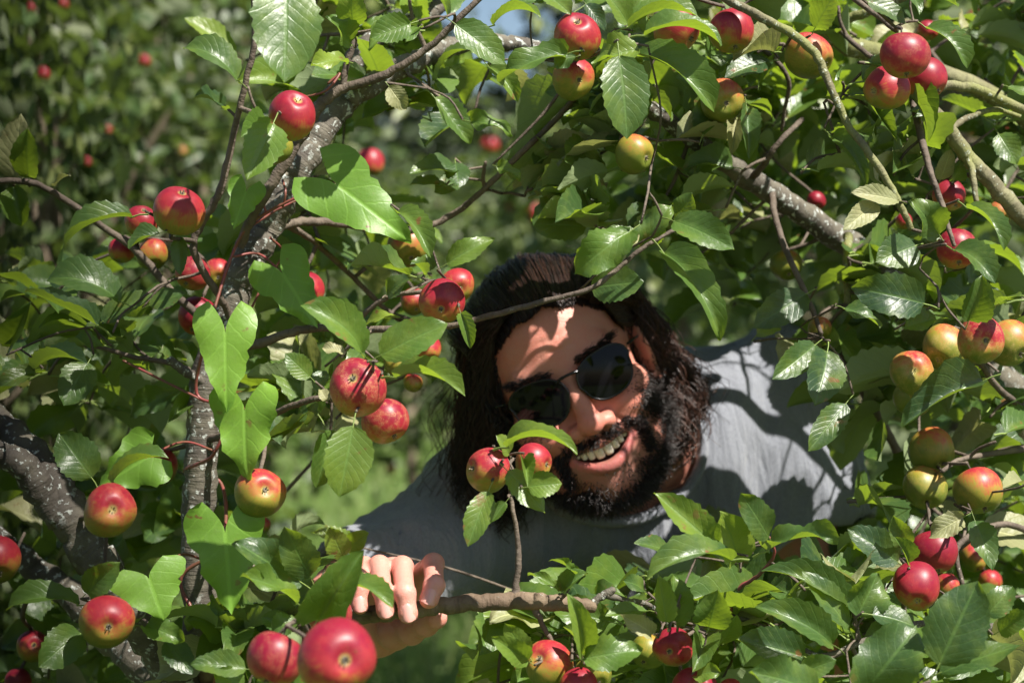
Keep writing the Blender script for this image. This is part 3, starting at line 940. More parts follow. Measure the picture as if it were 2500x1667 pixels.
# trousers and boots (mostly behind the leaves)
L = Field((-.05, 2.3, -.02), (.75, 2.95, 1.12), .012)
L.cap(pelv + np.array((-.07, 0, 0)), pelv + np.array((.08, 0, 0)), .135, .135, .03)
for s, fx, fy in ((-1, .17, 2.52), (1, .40, 2.62)):
    hip = pelv + np.array((s * .085, 0, -.06)); knee = np.array((pelv[0] + s * .12, 2.50, .50)); foot = np.array((fx + s * .03, fy, .09))
    L.chain([hip, knee, foot], [.095, .068, .058], .02)
LV, LQ = L.mesh(relax=1)
obj("trousers", np_mesh("trousers", LV, LQ, mats=(M_TROUSER,)), man)
for s, fx, fy in ((-1, .17, 2.52), (1, .40, 2.62)):
    B_ = Field((fx + s * .03 - .1, fy - .28, -.01), (fx + s * .03 + .1, fy + .14, .2), .009)
    c0 = np.array((fx + s * .03, fy, .05))
    B_.cap(c0 + np.array((0, .03, 0)), c0 + np.array((0, -.16, -.01)), .05, .042, .01); B_.cap(c0, c0 + np.array((0, 0, .09)), .05, .055, .02)
    B_.op(lambda X, Y, Z: Z - .004, (fx - .2, fy - .4, -.05), (fx + .2, fy + .3, .0), 0, 'sub')
    bv, bq = B_.mesh(relax=1); obj("boot", np_mesh("boot", bv, bq, mats=(M_SHOE,)), man)

# fingernails
for nm in ('pinky', 'ring', 'middle', 'index'):
    a, b = np.array(P(*FN[nm][2])), np.array(P(*FN[nm][3])); r = FR[nm][3]
    d = (b - a) / np.linalg.norm(b - a)
    n_ = np.array((.03, -1, .12)); n_ -= d * (n_ @ d); n_ /= np.linalg.norm(n_)
    x_ = np.cross(d, n_)
    V = []; gu, gv = 9, 9
    for i in range(gv):
        for j in range(gu):
            u = -1 + 2 * j / (gu - 1); v = -1 + 2 * i / (gv - 1)
            lim = (1 - abs(v) ** 4) ** .25 if abs(v) < 1 else 0.25
            uu = u * max(lim, .3)
            th = uu * 1.0
            V.append(b + d * (v * r * .98 + r * .05) + x_ * math.sin(th) * r * .93 + n_ * (math.cos(th) * r * 1.02 + r * .10 - abs(v) ** 3 * r * .10 - .10 * r * abs(uu) ** 3))
    Q = [(i * gu + j, i * gu + j + 1, (i + 1) * gu + j + 1, (i + 1) * gu + j) for i in range(gv - 1) for j in range(gu - 1)]
    obj("fingernail", np_mesh("fingernail", np.array(V), np.array(Q), mats=(M_NAIL,)), man)

# teeth: the upper row
tv, tq = lathe([(.001, 1.0), (.62, .92), (.92, .6), (1.0, 0), (.95, -.6), (.7, -.92), (.001, -1.0)], 12)
tv = np.sign(tv) * np.abs(tv) ** .85
for i, (x, wd, ht) in enumerate([(-2.42, .28, .52), (-1.88, .31, .62), (-1.25, .35, .68), (-.47, .45, .80), (.44, .45, .80), (1.22, .35, .68), (1.85, .31, .63), (2.38, .28, .52)]):
    z = -6.88 + smile(x) * .95
    sl = math.atan(-2 * .115 * x * 1.5)
    v = tv * np.array((wd, .30, ht)); ca, sa = math.cos(sl), math.sin(sl)
    v = np.stack([v[:, 0] * ca - v[:, 1] * sa, v[:, 0] * sa + v[:, 1] * ca, v[:, 2]], 1) + np.array((x, yarc(x) - .62, z))
    obj("tooth", np_mesh("tooth", head_to_world(v), tq[:, ::-1], mats=(M_TOOTH,)), man)

# sunglasses
sg = empty("sunglasses", HO); sg.parent = man; sg.matrix_parent_inverse = Matrix.Translation(-man.location)
def lens_outline(s, k=40):
    out = []
    for i in range(k):
        a = i / k * 2 * math.pi
        x, z = math.cos(a), math.sin(a)
        e = 2.6
        rx = abs(x) ** (2 / e) * np.sign(x); rz = abs(z) ** (2 / e) * np.sign(z)
        w = 2.55 + (.20 if z > 0 else -.25 * abs(z)); h = 2.05 if z > 0 else 2.35
        px = rx * w + (-.28 * (z < 0) * abs(z)) * -1 * .6
        out.append((s * (3.32 + px), rz * h - .45 + .10 * px))
    return out
def lens_y(x, z): return 2.25 - .030 * x * x - .03 * (z + .4) ** 2
for s in (-1, 1):
    o2 = lens_outline(s)
    cx = sum(p[0] for p in o2) / len(o2); cz = sum(p[1] for p in o2) / len(o2)
    V = [(cx, lens_y(cx, cz), cz)]; Q = []
    rings = 6
    for r_ in range(1, rings + 1):
        for x, z in o2:
            xx, zz = cx + (x - cx) * r_ / rings, cz + (z - cz) * r_ / rings; V.append((xx, lens_y(xx, zz), zz))
    m = len(o2)
    for j in range(0, m, 2): Q.append((0, 1 + j, 1 + (j + 1) % m, 1 + (j + 2) % m))
    for r_ in range(rings - 1):
        for j in range(m):
            a = 1 + r_ * m; Q.append((a + j, a + m + j, a + m + (j + 1) % m, a + (j + 1) % m))
    V = np.array(V); nF = len(V)
    V2 = V - np.array((0, .18, 0)); Q = np.array(Q)
    Vv = np.vstack([V, V2]); Qq = np.vstack([Q, Q[:, ::-1] + nF])
    le = np_mesh("lens", head_to_world(Vv), Qq if s < 0 else Qq[:, ::-1], mats=(M_LENS,)); lo_ = obj("lens", le, None)
    lo_.parent = sg; lo_.matrix_parent_inverse = Matrix.Translation(-HO)
    ring = [(x, lens_y(x, z) - .08, z) for x, z in o2]; ring += ring[:2]
    rv, rq, ru = tube(head_to_world(ring), [.0012] * len(ring), 6, cap=False)
    ro = obj("rim", np_mesh("rim", rv, rq, ru, mats=(M_WIRE,)), None); ro.parent = sg; ro.matrix_parent_inverse = Matrix.Translation(-HO)
    tp = catmull([(s * 6.3, 1.0, .9), (s * 7.35, -.6, .9), (s * 7.8, -5, .5), (s * 8.0, -9.0, .0), (s * 7.9, -10.6, -1.6)], 6)
    rv, rq, ru = tube(head_to_world(tp), [.0011] * len(tp), 6)
    ro = obj("temple_arm", np_mesh("temple_arm", rv, rq, ru, mats=(M_WIRE,)), None); ro.parent = sg; ro.matrix_parent_inverse = Matrix.Translation(-HO)
for nm, pts in (("bridge", [(-1.15, 2.1, .72), (-.5, 2.32, .86), (.5, 2.32, .86), (1.15, 2.1, .72)]),):
    bp_ = catmull(pts, 5); rv, rq, ru = tube(head_to_world(bp_), [.0014] * len(bp_), 6)
    ro = obj(nm, np_mesh(nm, rv, rq, ru, mats=(M_WIRE,)), None); ro.parent = sg; ro.matrix_parent_inverse = Matrix.Translation(-HO)

# ---- hair: sheets of strands between guide curves given in head space (cm) or world pixels
hrs = np.random.RandomState(21)
def G(*pts):
    out = []
    for p in pts:
        if p[0] == 'h': out.append(head_to_world(p[1:]))
        else: out.append(np.array(P(*p)))
    return out
def sheet(guides, n, spread, wave, r0, r1, k=16, tintlo=0, tinthi=.5, jit=0.0):
    gs = [catmull(g, 8) for g in guides]
    def res(c):
        s = np.concatenate([[0], np.cumsum(np.linalg.norm(np.diff(c, axis=0), axis=1))]); s /= s[-1]
        t = np.linspace(0, 1, k); return np.stack([np.interp(t, s, c[:, i]) for i in range(3)], 1)
    gs = np.array([res(g) for g in gs])
    a = hrs.rand(n) * (len(gs) - 1); i = np.minimum(a.astype(int), len(gs) - 2); f = (a - i)[:, None, None]
    S_ = gs[i] * (1 - f) + gs[i + 1] * f
    t = np.linspace(0, 1, k)[None, :, None]
    # locks: strands share a clump offset
    if jit:
        for q in range(n):
            t0 = abs(hrs.randn()) * jit
            for c_ in range(3): S_[q, :, c_] = np.interp(np.linspace(t0, 1, k), np.linspace(0, 1, k), S_[q, :, c_])
    cl = hrs.randint(0, max(3, n // 14), n); cofs = hrs.randn(cl.max() + 1, 3) * spread; cph = hrs.rand(cl.max() + 1, 2) * 6.28
    S_ = S_ + cofs[cl][:, None] * (.25 + .9 * t) + hrs.randn(n, 1, 3) * spread * .35 * (.4 + t)
    fr = 5.5 + hrs.rand(n)[:, None, None] * 2
    ph = cph[cl]
    w = wave * (.15 + t)
    S_[:, :, 0:1] += w * np.sin(fr * t * 2.4 + ph[:, None, 0:1]); S_[:, :, 1:2] += w * np.cos(fr * t * 2.1 + ph[:, None, 1:2]); S_[:, :, 2:3] += w * .5 * np.sin(fr * t * 1.7 + ph[:, None, 1:2])
    ln = hrs.uniform(.8, 1, n)
    for q in range(n):
        if ln[q] < .99:
            tt = np.linspace(0, ln[q], k)
            for c_ in range(3): S_[q, :, c_] = np.interp(tt, np.linspace(0, 1, k), S_[q, :, c_])
    R_ = np.linspace(r0, r1, k)[None] * hrs.uniform(.6, 1.25, (n, 1))
    V, Q = strands_mesh(S_, R_)
    tint = np.repeat(np.clip(hrs.uniform(tintlo, tinthi, n), 0, 1), k * 3)
    return V, Q, tint
sheets = []
def outside(p, k):
    """push a head-space point out to k times the skull ellipsoid"""
    c = np.array((0, -8.7, 3.2)); r = np.array((7.5, 9.7, 8.2)); d = (np.array(p) - c) / r; n_ = np.linalg.norm(d)
    return c + d / n_ * r * max(n_, k) if n_ < k + .3 else c + d / n_ * r * k
# swept up and back from the hairline over the skull, then down the left of the picture
cap_g = []
for x0 in (-6.6, -5.4, -4.0, -2.4, -.8, .8, 2.4, 3.8, 5.2, 6.4):
    zf = 7.3 - .085 * x0 * x0 + .3 * math.sin(x0 * 2.3); yf = .7 - .10 * x0 * x0
    k_ = .75 + .25 * abs(x0) / 6.5
    cap_g.append([np.array(head_to_world(outside(p, q))) for p, q in (((x0, yf, zf - .1), 1.0), ((x0 * 1.06, yf - 1.0, zf + 1.25), 1.03), ((x0 * 1.16, -4.8, 10.4 - .066 * x0 * x0), 1.05), ((x0 * 1.20, -10, 11.0 - .06 * x0 * x0), 1.055), ((x0 * 1.2, -16, 8.2 - .05 * x0 * x0), 1.06), ((x0 * 1.1, -18.6, 3.5), 1.06))])
sheets.append(sheet(cap_g, 3200, .0034, .0042, .0006, .0005, 20, 0, .55, jit=.03))
# left curtain
sheets.append(sheet([
    G(('h', -2, .2, 8.6), ('h', -6.4, -2.5, 8.2), (1172, 800, 1.885), (1160, 930, 1.90), (1150, 1060, 1.915), (1135, 1190, 1.93)),
    G(('h', -4, -.6, 7.6), ('h', -7.3, -2.8, 5.2), (1195, 880, 1.882), (1180, 1000, 1.895), (1170, 1100, 1.91), (1150, 1230, 1.93)),
    G(('h', -5.2, -1.2, 6.2), ('h', -7.7, -3.2, 1.8), ('h', -7.8, -3.6, -1.5), (1232, 1040, 1.885), (1215, 1130, 1.91), (1190, 1250, 1.94)),
    G(('h', -6.2, -2.2, 4.5), ('h', -7.9, -4, -.5), (1250, 1030, 1.90), (1265, 1120, 1.91), (1262, 1210, 1.93), (1240, 1300, 1.95)),
], 1700, .0045, .010, .00055, .0004, 22, 0, .12))
sheets.append(sheet([   # thick mass behind it
    G(('h', -5, -6, 9.5), ('h', -8.3, -7, 5), (1150, 830, 1.95), (1142, 960, 1.96), (1135, 1090, 1.965), (1115, 1240, 1.98)),
    G(('h', -6, -9, 8), ('h', -9, -9, 3), (1185, 900, 1.98), (1190, 1020, 1.98), (1190, 1120, 1.99), (1170, 1270, 2.0)),
    G(('h', -5, -13, 6), ('h', -8, -12, 0), (1260, 980, 2.0), (1270, 1080, 2.0), (1270, 1180, 2.0), (1250, 1290, 2.01)),
], 1400, .0065, .007, .0007, .0005, 16, 0, .25))
# right side: tucked behind the ear, falling to the shoulder in waves
sheets.append(sheet([
    G(('h', 4.6, -.5, 7.0), ('h', 7.4, -3.4, 6.0), ('h', 8.5, -7.5, 4.4), (1582, 860, 1.945), (1612, 950, 1.955), (1625, 1050, 1.96)),
    G(('h', 5.6, -2, 5.6), ('h', 8.0, -5.2, 4.2), ('h', 8.7, -9.2, 2.0), (1605, 905, 1.965), (1640, 985, 1.965), (1615, 1090, 1.97)),
    G(('h', 4.5, -7, 9.8), ('h', 8.3, -9.5, 6.4), (1572, 775, 1.97), (1620, 855, 1.98), (1665, 945, 1.98), (1655, 1050, 1.985)),
    G(('h', 4, -13, 9), ('h', 8.0, -13, 4), (1575, 830, 2.01), (1630, 920, 2.01), (1668, 1000, 2.0), (1630, 1110, 1.99)),
    G(('h', 2, -16, 5), ('h', 7, -15, -1), (1600, 930, 2.03), (1640, 1010, 2.02), (1650, 1080, 2.0), (1610, 1150, 1.99)),
], 2600, .0060, .0125, .0006, .0004, 24, .1, 1.0))
sheets.append(sheet([   # temple, combed back over and behind the ear
    G(('h', 4.6, -.5, 7.0), ('h', 7.0, -3.0, 6.6), ('h', 8.0, -8.0, 6.0), ('h', 8.2, -13, 3)),
    G(('h', 5.6, -1.2, 5.8), ('h', 7.5, -4.0, 5.0), ('h', 8.3, -8.6, 3.8), ('h', 8.3, -13, 0)),
    G(('h', 6.2, -2.0, 4.3), ('h', 7.7, -4.8, 3.2), ('h', 8.5, -9.2, 2.2), ('h', 8.3, -13, -2)),
    G(('h', 6.6, -2.8, 2.6), ('h', 7.6, -5.0, 1.8), ('h', 8.3, -7.6, 1.9), ('h', 8.5, -11, -1)),
], 1100, .0022, .0028, .0005, .0004, 14, 0, .9, jit=.06))
sheets.append(sheet([   # wispy wavy ends flying out to the right
    G(('h', 5, -9, 8), ('h', 8.6, -10, 3), (1640, 870, 1.97), (1690, 930, 1.98), (1700, 1010, 1.985)),
    G(('h', 6, -12, 4), ('h', 8.6, -12, -2), (1640, 930, 1.98), (1672, 1010, 1.985), (1690, 1080, 1.985)),
], 260, .010, .014, .00045, .0003, 18, .4, 1.0))
sheets.append(sheet([   # loose flyaway hairs
    G(('h', 4, -6, 10), (1600, 800, 1.95), (1720, 880, 1.98), (1760, 980, 2.0)),
    G(('h', -6, -6, 8), (1120, 900, 1.93), (1085, 1060, 1.95), (1100, 1260, 1.97)),
    G(('h', -6, -6, 6), (1150, 1000, 1.92), (1160, 1180, 1.95), (1130, 1380, 1.98)),
], 110, .014, .013, .0003, .00025, 16, .2, .9))
Vs, Qs, Ts, n0 = [], [], [], 0
for V, Q, t_ in sheets: Vs.append(V); Qs.append(Q + n0); Ts.append(t_); n0 += len(V)
# dense under-layer so that no scalp shows between the strands
U_ = Field((-11, -22, -14), (11, 5, 15), .35)
U_.ell((0, -9.0, 3.3), (7.65, 9.85, 8.3))
U_.ell((0, -11.5, -3.0), (7.8, 7.0, 7.5), k=1.5)
U_.ell((0, 1.4, .9), (7.4, 7.0, 8.7), k=.5, mode='sub')
U_.ell((0, 1.0, -7.0), (8.6, 7.4, 7), k=.6, mode='sub')
for s in (-1, 1): U_.ell((s * 8, -7.2, -1.5), (2.2, 2.6, 3.6), k=.4, mode='sub')
uvv, uq = U_.mesh(relax=1)
Vs.append(head_to_world(uvv)); Qs.append(uq[:, ::-1] + n0); Ts.append(np.full(len(uvv), .05))
obj("hair", np_mesh("hair", np.vstack(Vs), np.vstack(Qs), floats={"ltint": np.concatenate(Ts)}, mats=(M_HAIR,)), man)

# ---- beard, moustache, eyebrows: short curly strands rooted on the skin
HN = vnormals(HV, HQ[:, ::-1])
def grow(mask, n, length, curl, r, dirbias, tint):
    idx = np.where(mask > 0)[0]
    if len(idx) == 0: return None
    pr = mask[idx] / mask[idx].sum(); pick = hrs.choice(idx, n, p=pr)
    k = 7
    root = HV[pick] + hrs.randn(n, 3) * .07; nrm = HN[pick]
    db = np.array([dirbias(v) for v in HV[pick]])
    ln = length * hrs.uniform(.6, 1.2, (n, 1)) * np.clip(mask[pick], .3, 1)[:, None]
    d = nrm * .55 + db + hrs.randn(n, 3) * .25
    S_ = np.zeros((n, k, 3)); p = root - nrm * .06; ph = hrs.rand(n, 2) * 6.28
    for i in range(k):
        S_[:, i] = p
        d = d / np.linalg.norm(d, axis=1)[:, None]
        d = d + curl * np.stack([np.sin(i * 1.7 + ph[:, 0]), np.cos(i * 1.9 + ph[:, 1]), np.sin(i * 1.3 + ph[:, 1])], 1) + db * .15
        p = p + d / np.linalg.norm(d, axis=1)[:, None] * ln / (k - 1)
    R_ = np.linspace(r, r * .5, k)[None] * hrs.uniform(.7, 1.2, (n, 1))
    W_ = head_to_world(S_.reshape(-1, 3)).reshape(n, k, 3)
    V, Q = strands_mesh(W_, R_)
    return V, Q, np.repeat(hrs.uniform(0, tint, n) ** 1.5, k * 3)
x, y, z = HV.T
ax_ = np.abs(x)
dlip = np.min([np.sqrt((x - p[0]) ** 2 + (z - p[2]) ** 2) for p in up + lowl], axis=0)
insm = np.clip(((z + 7.35 - smile(x)) / 1.5) ** 2 + (x / 3.3) ** 2, 0, 3) < 1
jawline = np.clip((-8.6 - z + .0 * ax_) / 1.3, 0, 1) * (ax_ < 6.5)
cheekside = np.clip((ax_ - 4.2 + .25 * (z + 6)) / 2.0, 0, 1) ** 1.3 * np.clip((-1.6 - z) / 3.4, 0, 1)
mask = np.maximum(jawline, cheekside) * (y > -9.5) * (z > -15) * (z < -1.0) * (~insm) * (dlip > .45)
chinbare = np.exp(-(x / 2.3) ** 4) * np.exp(-((z + 9.9) / 1.0) ** 4) * (y > -1.0)
mask = mask * (1 - .72 * chinbare)
mous = np.exp(-((z - (-5.75 + .02 * x * x)) / .55) ** 4) * (ax_ < 3.6) * (y > -1.5) * (dlip > .22)
mous = np.maximum(mous, np.exp(-((ax_ - 4.0) / .6) ** 4) * (z < -5.6) * (z > -9) * (y > -3) * (dlip > .35))
down = lambda v: np.array([v[0] * .04, .15, -.55])
bits = [grow(mask, 6500, 1.75, .55, .00042, down, .75), grow(mask * (z > -7), 1500, .9, .4, .0004, down, .6)]
obj_b = [b for b in bits if b]
V, Q = merge([(b[0], b[1]) for b in obj_b])
obj("beard", np_mesh("beard", V, Q, floats={"ltint": np.concatenate([b[2] for b in obj_b])}, mats=(M_BEARD,)), man)
b = grow(mous, 1500, .95, .3, .0004, lambda v: np.array([np.sign(v[0]) * .35, .2, -.5]), .9)
obj("moustache", np_mesh("moustache", b[0], b[1], floats={"ltint": b[2]}, mats=(M_BEARD,)), man)
for s in (-1, 1):
    mk = np.exp(-((z - 1.75 - .12 * (ax_ - 3)) / .38) ** 4) * (x * s > 1.0) * (x * s < 5.2) * (y > -2)
    b = grow(mk, 260, .9, .12, .0004, lambda v: np.array([s * .6, .05, .1]), .5)
    obj("eyebrow", np_mesh("eyebrow", b[0], b[1], floats={"ltint": b[2]}, mats=(M_BEARD,)), man)
# ------------------------------------------------------------------ the two near apple trees and the bindweed
tl = Tree("apple_tree", P(490, 1760, 1.72) * Vector((1, 1, 0)) if False else Vector((-.26, 1.74, 0)), "lichen-spotted grey apple tree with slanting trunk at left, its low branch held by the man", "near apple trees")
tr = Tree("apple_tree", Vector((.74, 2.15, 0)), "leafy apple tree arching in from beyond the right edge over the man's shoulder", "near apple trees")
B = tl.branch
Bp = Vector((-.26, 1.74, 0))
B([(Bp + Vector((0, 0, -.02)), .050), (Bp + Vector((.0, 0, .25)), .040), (P(478, 2100, 1.74), .034), (505, 1780, 1.74, 170), (502, 1620, 1.74, 112), (485, 1450, 1.74, 86), (488, 1250, 1.74, 84), (494, 1080, 1.74, 80), (505, 930, 1.74, 78), (560, 760, 1.745, 78), (610, 630, 1.75, 82), (662, 530, 1.755, 80), (718, 425, 1.76, 72), (785, 320, 1.77, 66), (850, 245, 1.78, 60), (930, 192, 1.79, 56), (1010, 152, 1.80, 52), (1090, 117, 1.81, 48), (1180, 102, 1.82, 42), (1260, 108, 1.83, 38), (1330, 125, 1.84, 34), (1400, 165, 1.86, 26)], "trunk", M_BARK, sub=7, sides=14, bump=.035)
B([(690, 470, 1.775, 48), (740, 370, 1.80, 52), (790, 270, 1.815, 54), (838, 190, 1.82, 54), (885, 118, 1.83, 50), (960, 70, 1.85, 42), (1060, 30, 1.87, 34), (1150, -40, 1.9, 28)], "limb", M_BARK)
B([(-60, 990, 1.70, 78), (30, 1060, 1.69, 80), (110, 1160, 1.685, 92), (175, 1270, 1.68, 108), (235, 1370, 1.68, 104), (300, 1470, 1.69, 92), (380, 1580, 1.71, 92), (450, 1680, 1.73, 100), (500, 1790, 1.74, 110)], "limb", M_BARK, sides=12)
B([(-50, 1100, 1.655, 62), (30, 1120, 1.66, 70), (90, 1180, 1.668, 78), (150, 1270, 1.675, 70)], "limb", M_BARK, sides=12)
B([(-60, 1270, 1.80, 56), (30, 1345, 1.795, 60), (110, 1405, 1.79, 66), (190, 1470, 1.78, 72), (280, 1560, 1.77, 84), (370, 1640, 1.76, 96), (480, 1760, 1.75, 105)], "limb", M_BARK, sides=12)
# the branch in the man's hand
B([(495, 1650, 1.73, 56), (600, 1595, 1.70, 50), (720, 1545, 1.66, 46), (860, 1508, 1.612, 44), (960, 1492, 1.600, 43), (1060, 1480, 1.600, 42), (1150, 1470, 1.60, 42), (1260, 1466, 1.60, 44), (1340, 1470, 1.60, 42), (1400, 1474, 1.605, 38), (1450, 1480, 1.61, 30)], "branch", M_BARKB, sub=8, sides=12, bump=.035)
TW = [
 [(1440, 1478, 1.61, 22), (1470, 1455, 1.61, 20), (1498, 1437, 1.61, 18)],
 [(1480, 1452, 1.61, 18), (1530, 1465, 1.615, 15), (1590, 1480, 1.63, 13), (1640, 1540, 1.65, 10)],
 [(1258, 1450, 1.60, 20), (1266, 1370, 1.60, 15), (1262, 1300, 1.60, 12), (1250, 1230, 1.60, 11), (1243, 1170, 1.602, 10)],
 [(1305, 1478, 1.60, 22), (1322, 1520, 1.60, 15), (1345, 1560, 1.60, 12), (1352, 1580, 1.60, 10)],
 [(563, 775, 1.73, 20), (530, 715, 1.71, 18), (495, 660, 1.70, 18), (472, 605, 1.69, 20), (484, 560, 1.69, 20), (520, 500, 1.68, 20), (546, 440, 1.675, 19), (570, 330, 1.67, 17), (600, 200, 1.66, 16), (622, 100, 1.655, 15), (616, -30, 1.65, 13)],
 [(585, 600, 1.72, 26), (625, 510, 1.705, 30), (690, 410, 1.70, 30), (750, 310, 1.70, 28), (790, 250, 1.70, 28), (840, 215, 1.70, 24), (910, 195, 1.695, 24), (985, 158, 1.69, 20), (1060, 105, 1.685, 18), (1110, 55, 1.68, 17), (1190, -20, 1.675, 15)],
 [(838, 218, 1.70, 20), (845, 160, 1.70, 16), (862, 110, 1.70, 14), (858, 70, 1.70, 12)],
 [(-60, 445, 1.70, 16), (60, 443, 1.70, 15), (130, 470, 1.71, 16), (190, 510, 1.72, 16), (260, 560, 1.735, 17), (330, 610, 1.74, 18), (400, 690, 1.745, 18), (455, 745, 1.75, 20), (520, 800, 1.75, 22)],
 [(545, 850, 1.74, 26), (620, 842, 1.73, 24), (700, 815, 1.72, 21), (790, 800, 1.71, 20), (880, 806, 1.69, 18), (1000, 800, 1.67, 16), (1100, 795, 1.655, 15), (1200, 770, 1.645, 15), (1330, 735, 1.635, 14), (1440, 705, 1.63, 13), (1510, 655, 1.63, 12), (1570, 605, 1.63, 11), (1650, 560, 1.635, 8)],
 [(675, 560, 1.765, 24), (700, 548, 1.78, 24), (760, 540, 1.80, 22), (850, 548, 1.82, 20), (960, 562, 1.83, 20), (1040, 555, 1.83, 18), (1110, 520, 1.83, 16), (1165, 478, 1.82, 15), (1240, 405, 1.81, 15), (1330, 318, 1.80, 15), (1410, 235, 1.79, 15), (1475, 170, 1.78, 15), (1540, 130, 1.77, 14)],
 [(1183, 462, 1.82, 12), (1180, 430, 1.81, 10), (1185, 395, 1.80, 8)],
 [(700, 550, 1.78, 18), (760, 585, 1.84, 14), (850, 665, 1.87, 14), (930, 745, 1.90, 13), (1000, 800, 1.93, 12)],
 [(860, 804, 1.70, 14), (895, 760, 1.69, 13), (950, 725, 1.68, 12), (1030, 712, 1.66, 11)],
 [(505, 1075, 1.735, 20), (580, 1050, 1.70, 19), (655, 1017, 1.675, 17), (715, 990, 1.655, 16), (780, 972, 1.64, 14), (840, 985, 1.63, 10)],
 [(500, 935, 1.73, 26), (450, 905, 1.72, 24), (412, 878, 1.715, 22)],
 [(505, 930, 1.74, 16), (430, 890, 1.74, 14), (330, 872, 1.735, 12), (250, 850, 1.73, 11), (180, 838, 1.73, 9)],
 [(-80, 1450, 1.66, 12), (0, 1420, 1.66, 10), (60, 1300, 1.67, 8)],
]
for i, t_ in enumerate(TW):
    B(t_, "twig", M_TWIG if i not in (0, 1, 14) else M_BARK, sides=8, bump=.09)

C = tr.branch
C([(Vector((.74, 2.15, -.02)), .06), (Vector((.75, 2.14, .4)), .05), (Vector((.74, 2.10, .85)), .046), (2820, 1250, 2.05, 100), (2640, 1080, 2.02, 92), (2480, 960, 2.00, 84), (2330, 820, 1.97, 78), (2190, 690, 1.95, 72), (2060, 592, 1.92, 66), (1935, 503, 1.885, 60), (1830, 438, 1.85, 54), (1700, 348, 1.81, 46), (1600, 272, 1.79, 40), (1520, 215, 1.78, 32), (1440, 165, 1.78, 24)], "trunk", M_BARK, sub=7, sides=12)
C([(Vector((.75, 2.13, .78)), .04), (2900, 880, 1.9, 74), (2680, 690, 1.82, 58), (2500, 530, 1.76, 44), (2420, 448, 1.75, 40), (2360, 378, 1.74, 40), (2305, 305, 1.73, 38), (2240, 232, 1.72, 30), (2190, 160, 1.72, 22)], "limb", M_BARKG, sides=12)
C([(2900, 900, 1.95, 56), (2700, 500, 1.95, 46), (2450, 250, 1.93, 44), (2200, 150, 1.91, 50), (2050, 100, 1.90, 54), (1950, 30, 1.89, 40), (1890, -60, 1.88, 32)], "limb", M_BARKG)
TWR = [
 ([(1730, -40, 1.68, 24), (1785, 5, 1.67, 23), (1850, 38, 1.66, 22), (1925, 78, 1.655, 22), (1985, 125, 1.65, 22), (2012, 175, 1.65, 21), (2038, 235, 1.645, 20), (2070, 305, 1.645, 19), (2115, 365, 1.64, 19), (2165, 440, 1.64, 18), (2200, 505, 1.64, 17), (2225, 560, 1.64, 15)], M_BARKG),
 ([(2060, -20, 1.68, 16), (2130, 30, 1.67, 15), (2190, 76, 1.66, 13)], M_TWIG),
 ([(2030, 60, 1.88, 26), (2120, 30, 1.86, 22), (2240, -20, 1.84, 18)], M_BARKG),
 ([(2255, 245, 1.72, 22), (2300, 212, 1.725, 24), (2360, 212, 1.73, 24), (2430, 235, 1.74, 24), (2540, 290, 1.75, 24)], M_BARKG),
 ([(2320, 312, 1.73, 18), (2370, 285, 1.74, 15), (2430, 268, 1.75, 13), (2490, 285, 1.76, 11)], M_BARKG),
 ([(2225, 225, 1.72, 20), (2250, 340, 1.69, 18), (2275, 430, 1.67, 16), (2300, 500, 1.665, 15), (2320, 570, 1.66, 12), (2330, 600, 1.66, 10)], M_TWIG),
 ([(2362, 380, 1.74, 20), (2375, 430, 1.73, 18), (2385, 500, 1.725, 12)], M_BARKG),
 ([(1885, 470, 1.86, 20), (1892, 530, 1.83, 16), (1925, 625, 1.80, 15), (1962, 705, 1.78, 14), (1985, 760, 1.77, 13), (2005, 815, 1.76, 11)], M_TWIG),
 ([(2070, 575, 1.9, 24), (2068, 650, 1.87, 20), (2070, 745, 1.86, 19)], M_BARKG),
 ([(2060, 860, 1.95, 26), (2100, 940, 1.96, 26), (2170, 1060, 1.98, 24), (2230, 1200, 2.0, 22)], M_TWIG),
 ([(1960, 290, 1.8, 14), (1900, 350, 1.79, 14), (1870, 395, 1.80, 16), (1840, 430, 1.84, 18)], M_TWIG),
 ([(1810, 75, 1.78, 14), (1920, 180, 1.80, 12), (1915, 270, 1.82, 10), (1908, 320, 1.83, 9)], M_TWIG),
 ([(2035, 60, 1.86, 14), (2100, 120, 1.75, 14), (2150, 155, 1.70, 13), (2175, 175, 1.69, 10)], M_TWIG),
 ([(2850, 1500, 1.80, 40), (2600, 1520, 1.74, 26), (2400, 1530, 1.70, 20), (2260, 1520, 1.68, 18), (2120, 1560, 1.67, 16), (2000, 1600, 1.66, 15), (1880, 1535, 1.66, 13), (1780, 1500, 1.65, 12)], M_BARK),
 ([(1780, 1500, 1.65, 12), (1800, 1440, 1.645, 11), (1850, 1405, 1.64, 10), (1890, 1355, 1.63, 8), (1878, 1310, 1.62, 6)], M_REDSTEM),
 ([(2880, 1480, 1.82, 30), (2600, 1350, 1.80, 20), (2460, 1280, 1.78, 16), (2340, 1330, 1.75, 14), (2350, 1430, 1.74, 12)], M_TWIG),
 ([(2700, 1120, 2.0, 30), (2560, 1040, 1.85, 22), (2450, 960, 1.78, 18), (2390, 880, 1.74, 14), (2330, 800, 1.72, 12)], M_TWIG),
 ([(2600, 1080, 1.9, 20), (2470, 1100, 1.80, 16), (2350, 1120, 1.76, 13), (2300, 1150, 1.74, 10)], M_TWIG),
]
for t_, m_ in TWR: C(t_, "twig", m_, sides=8, bump=.08)
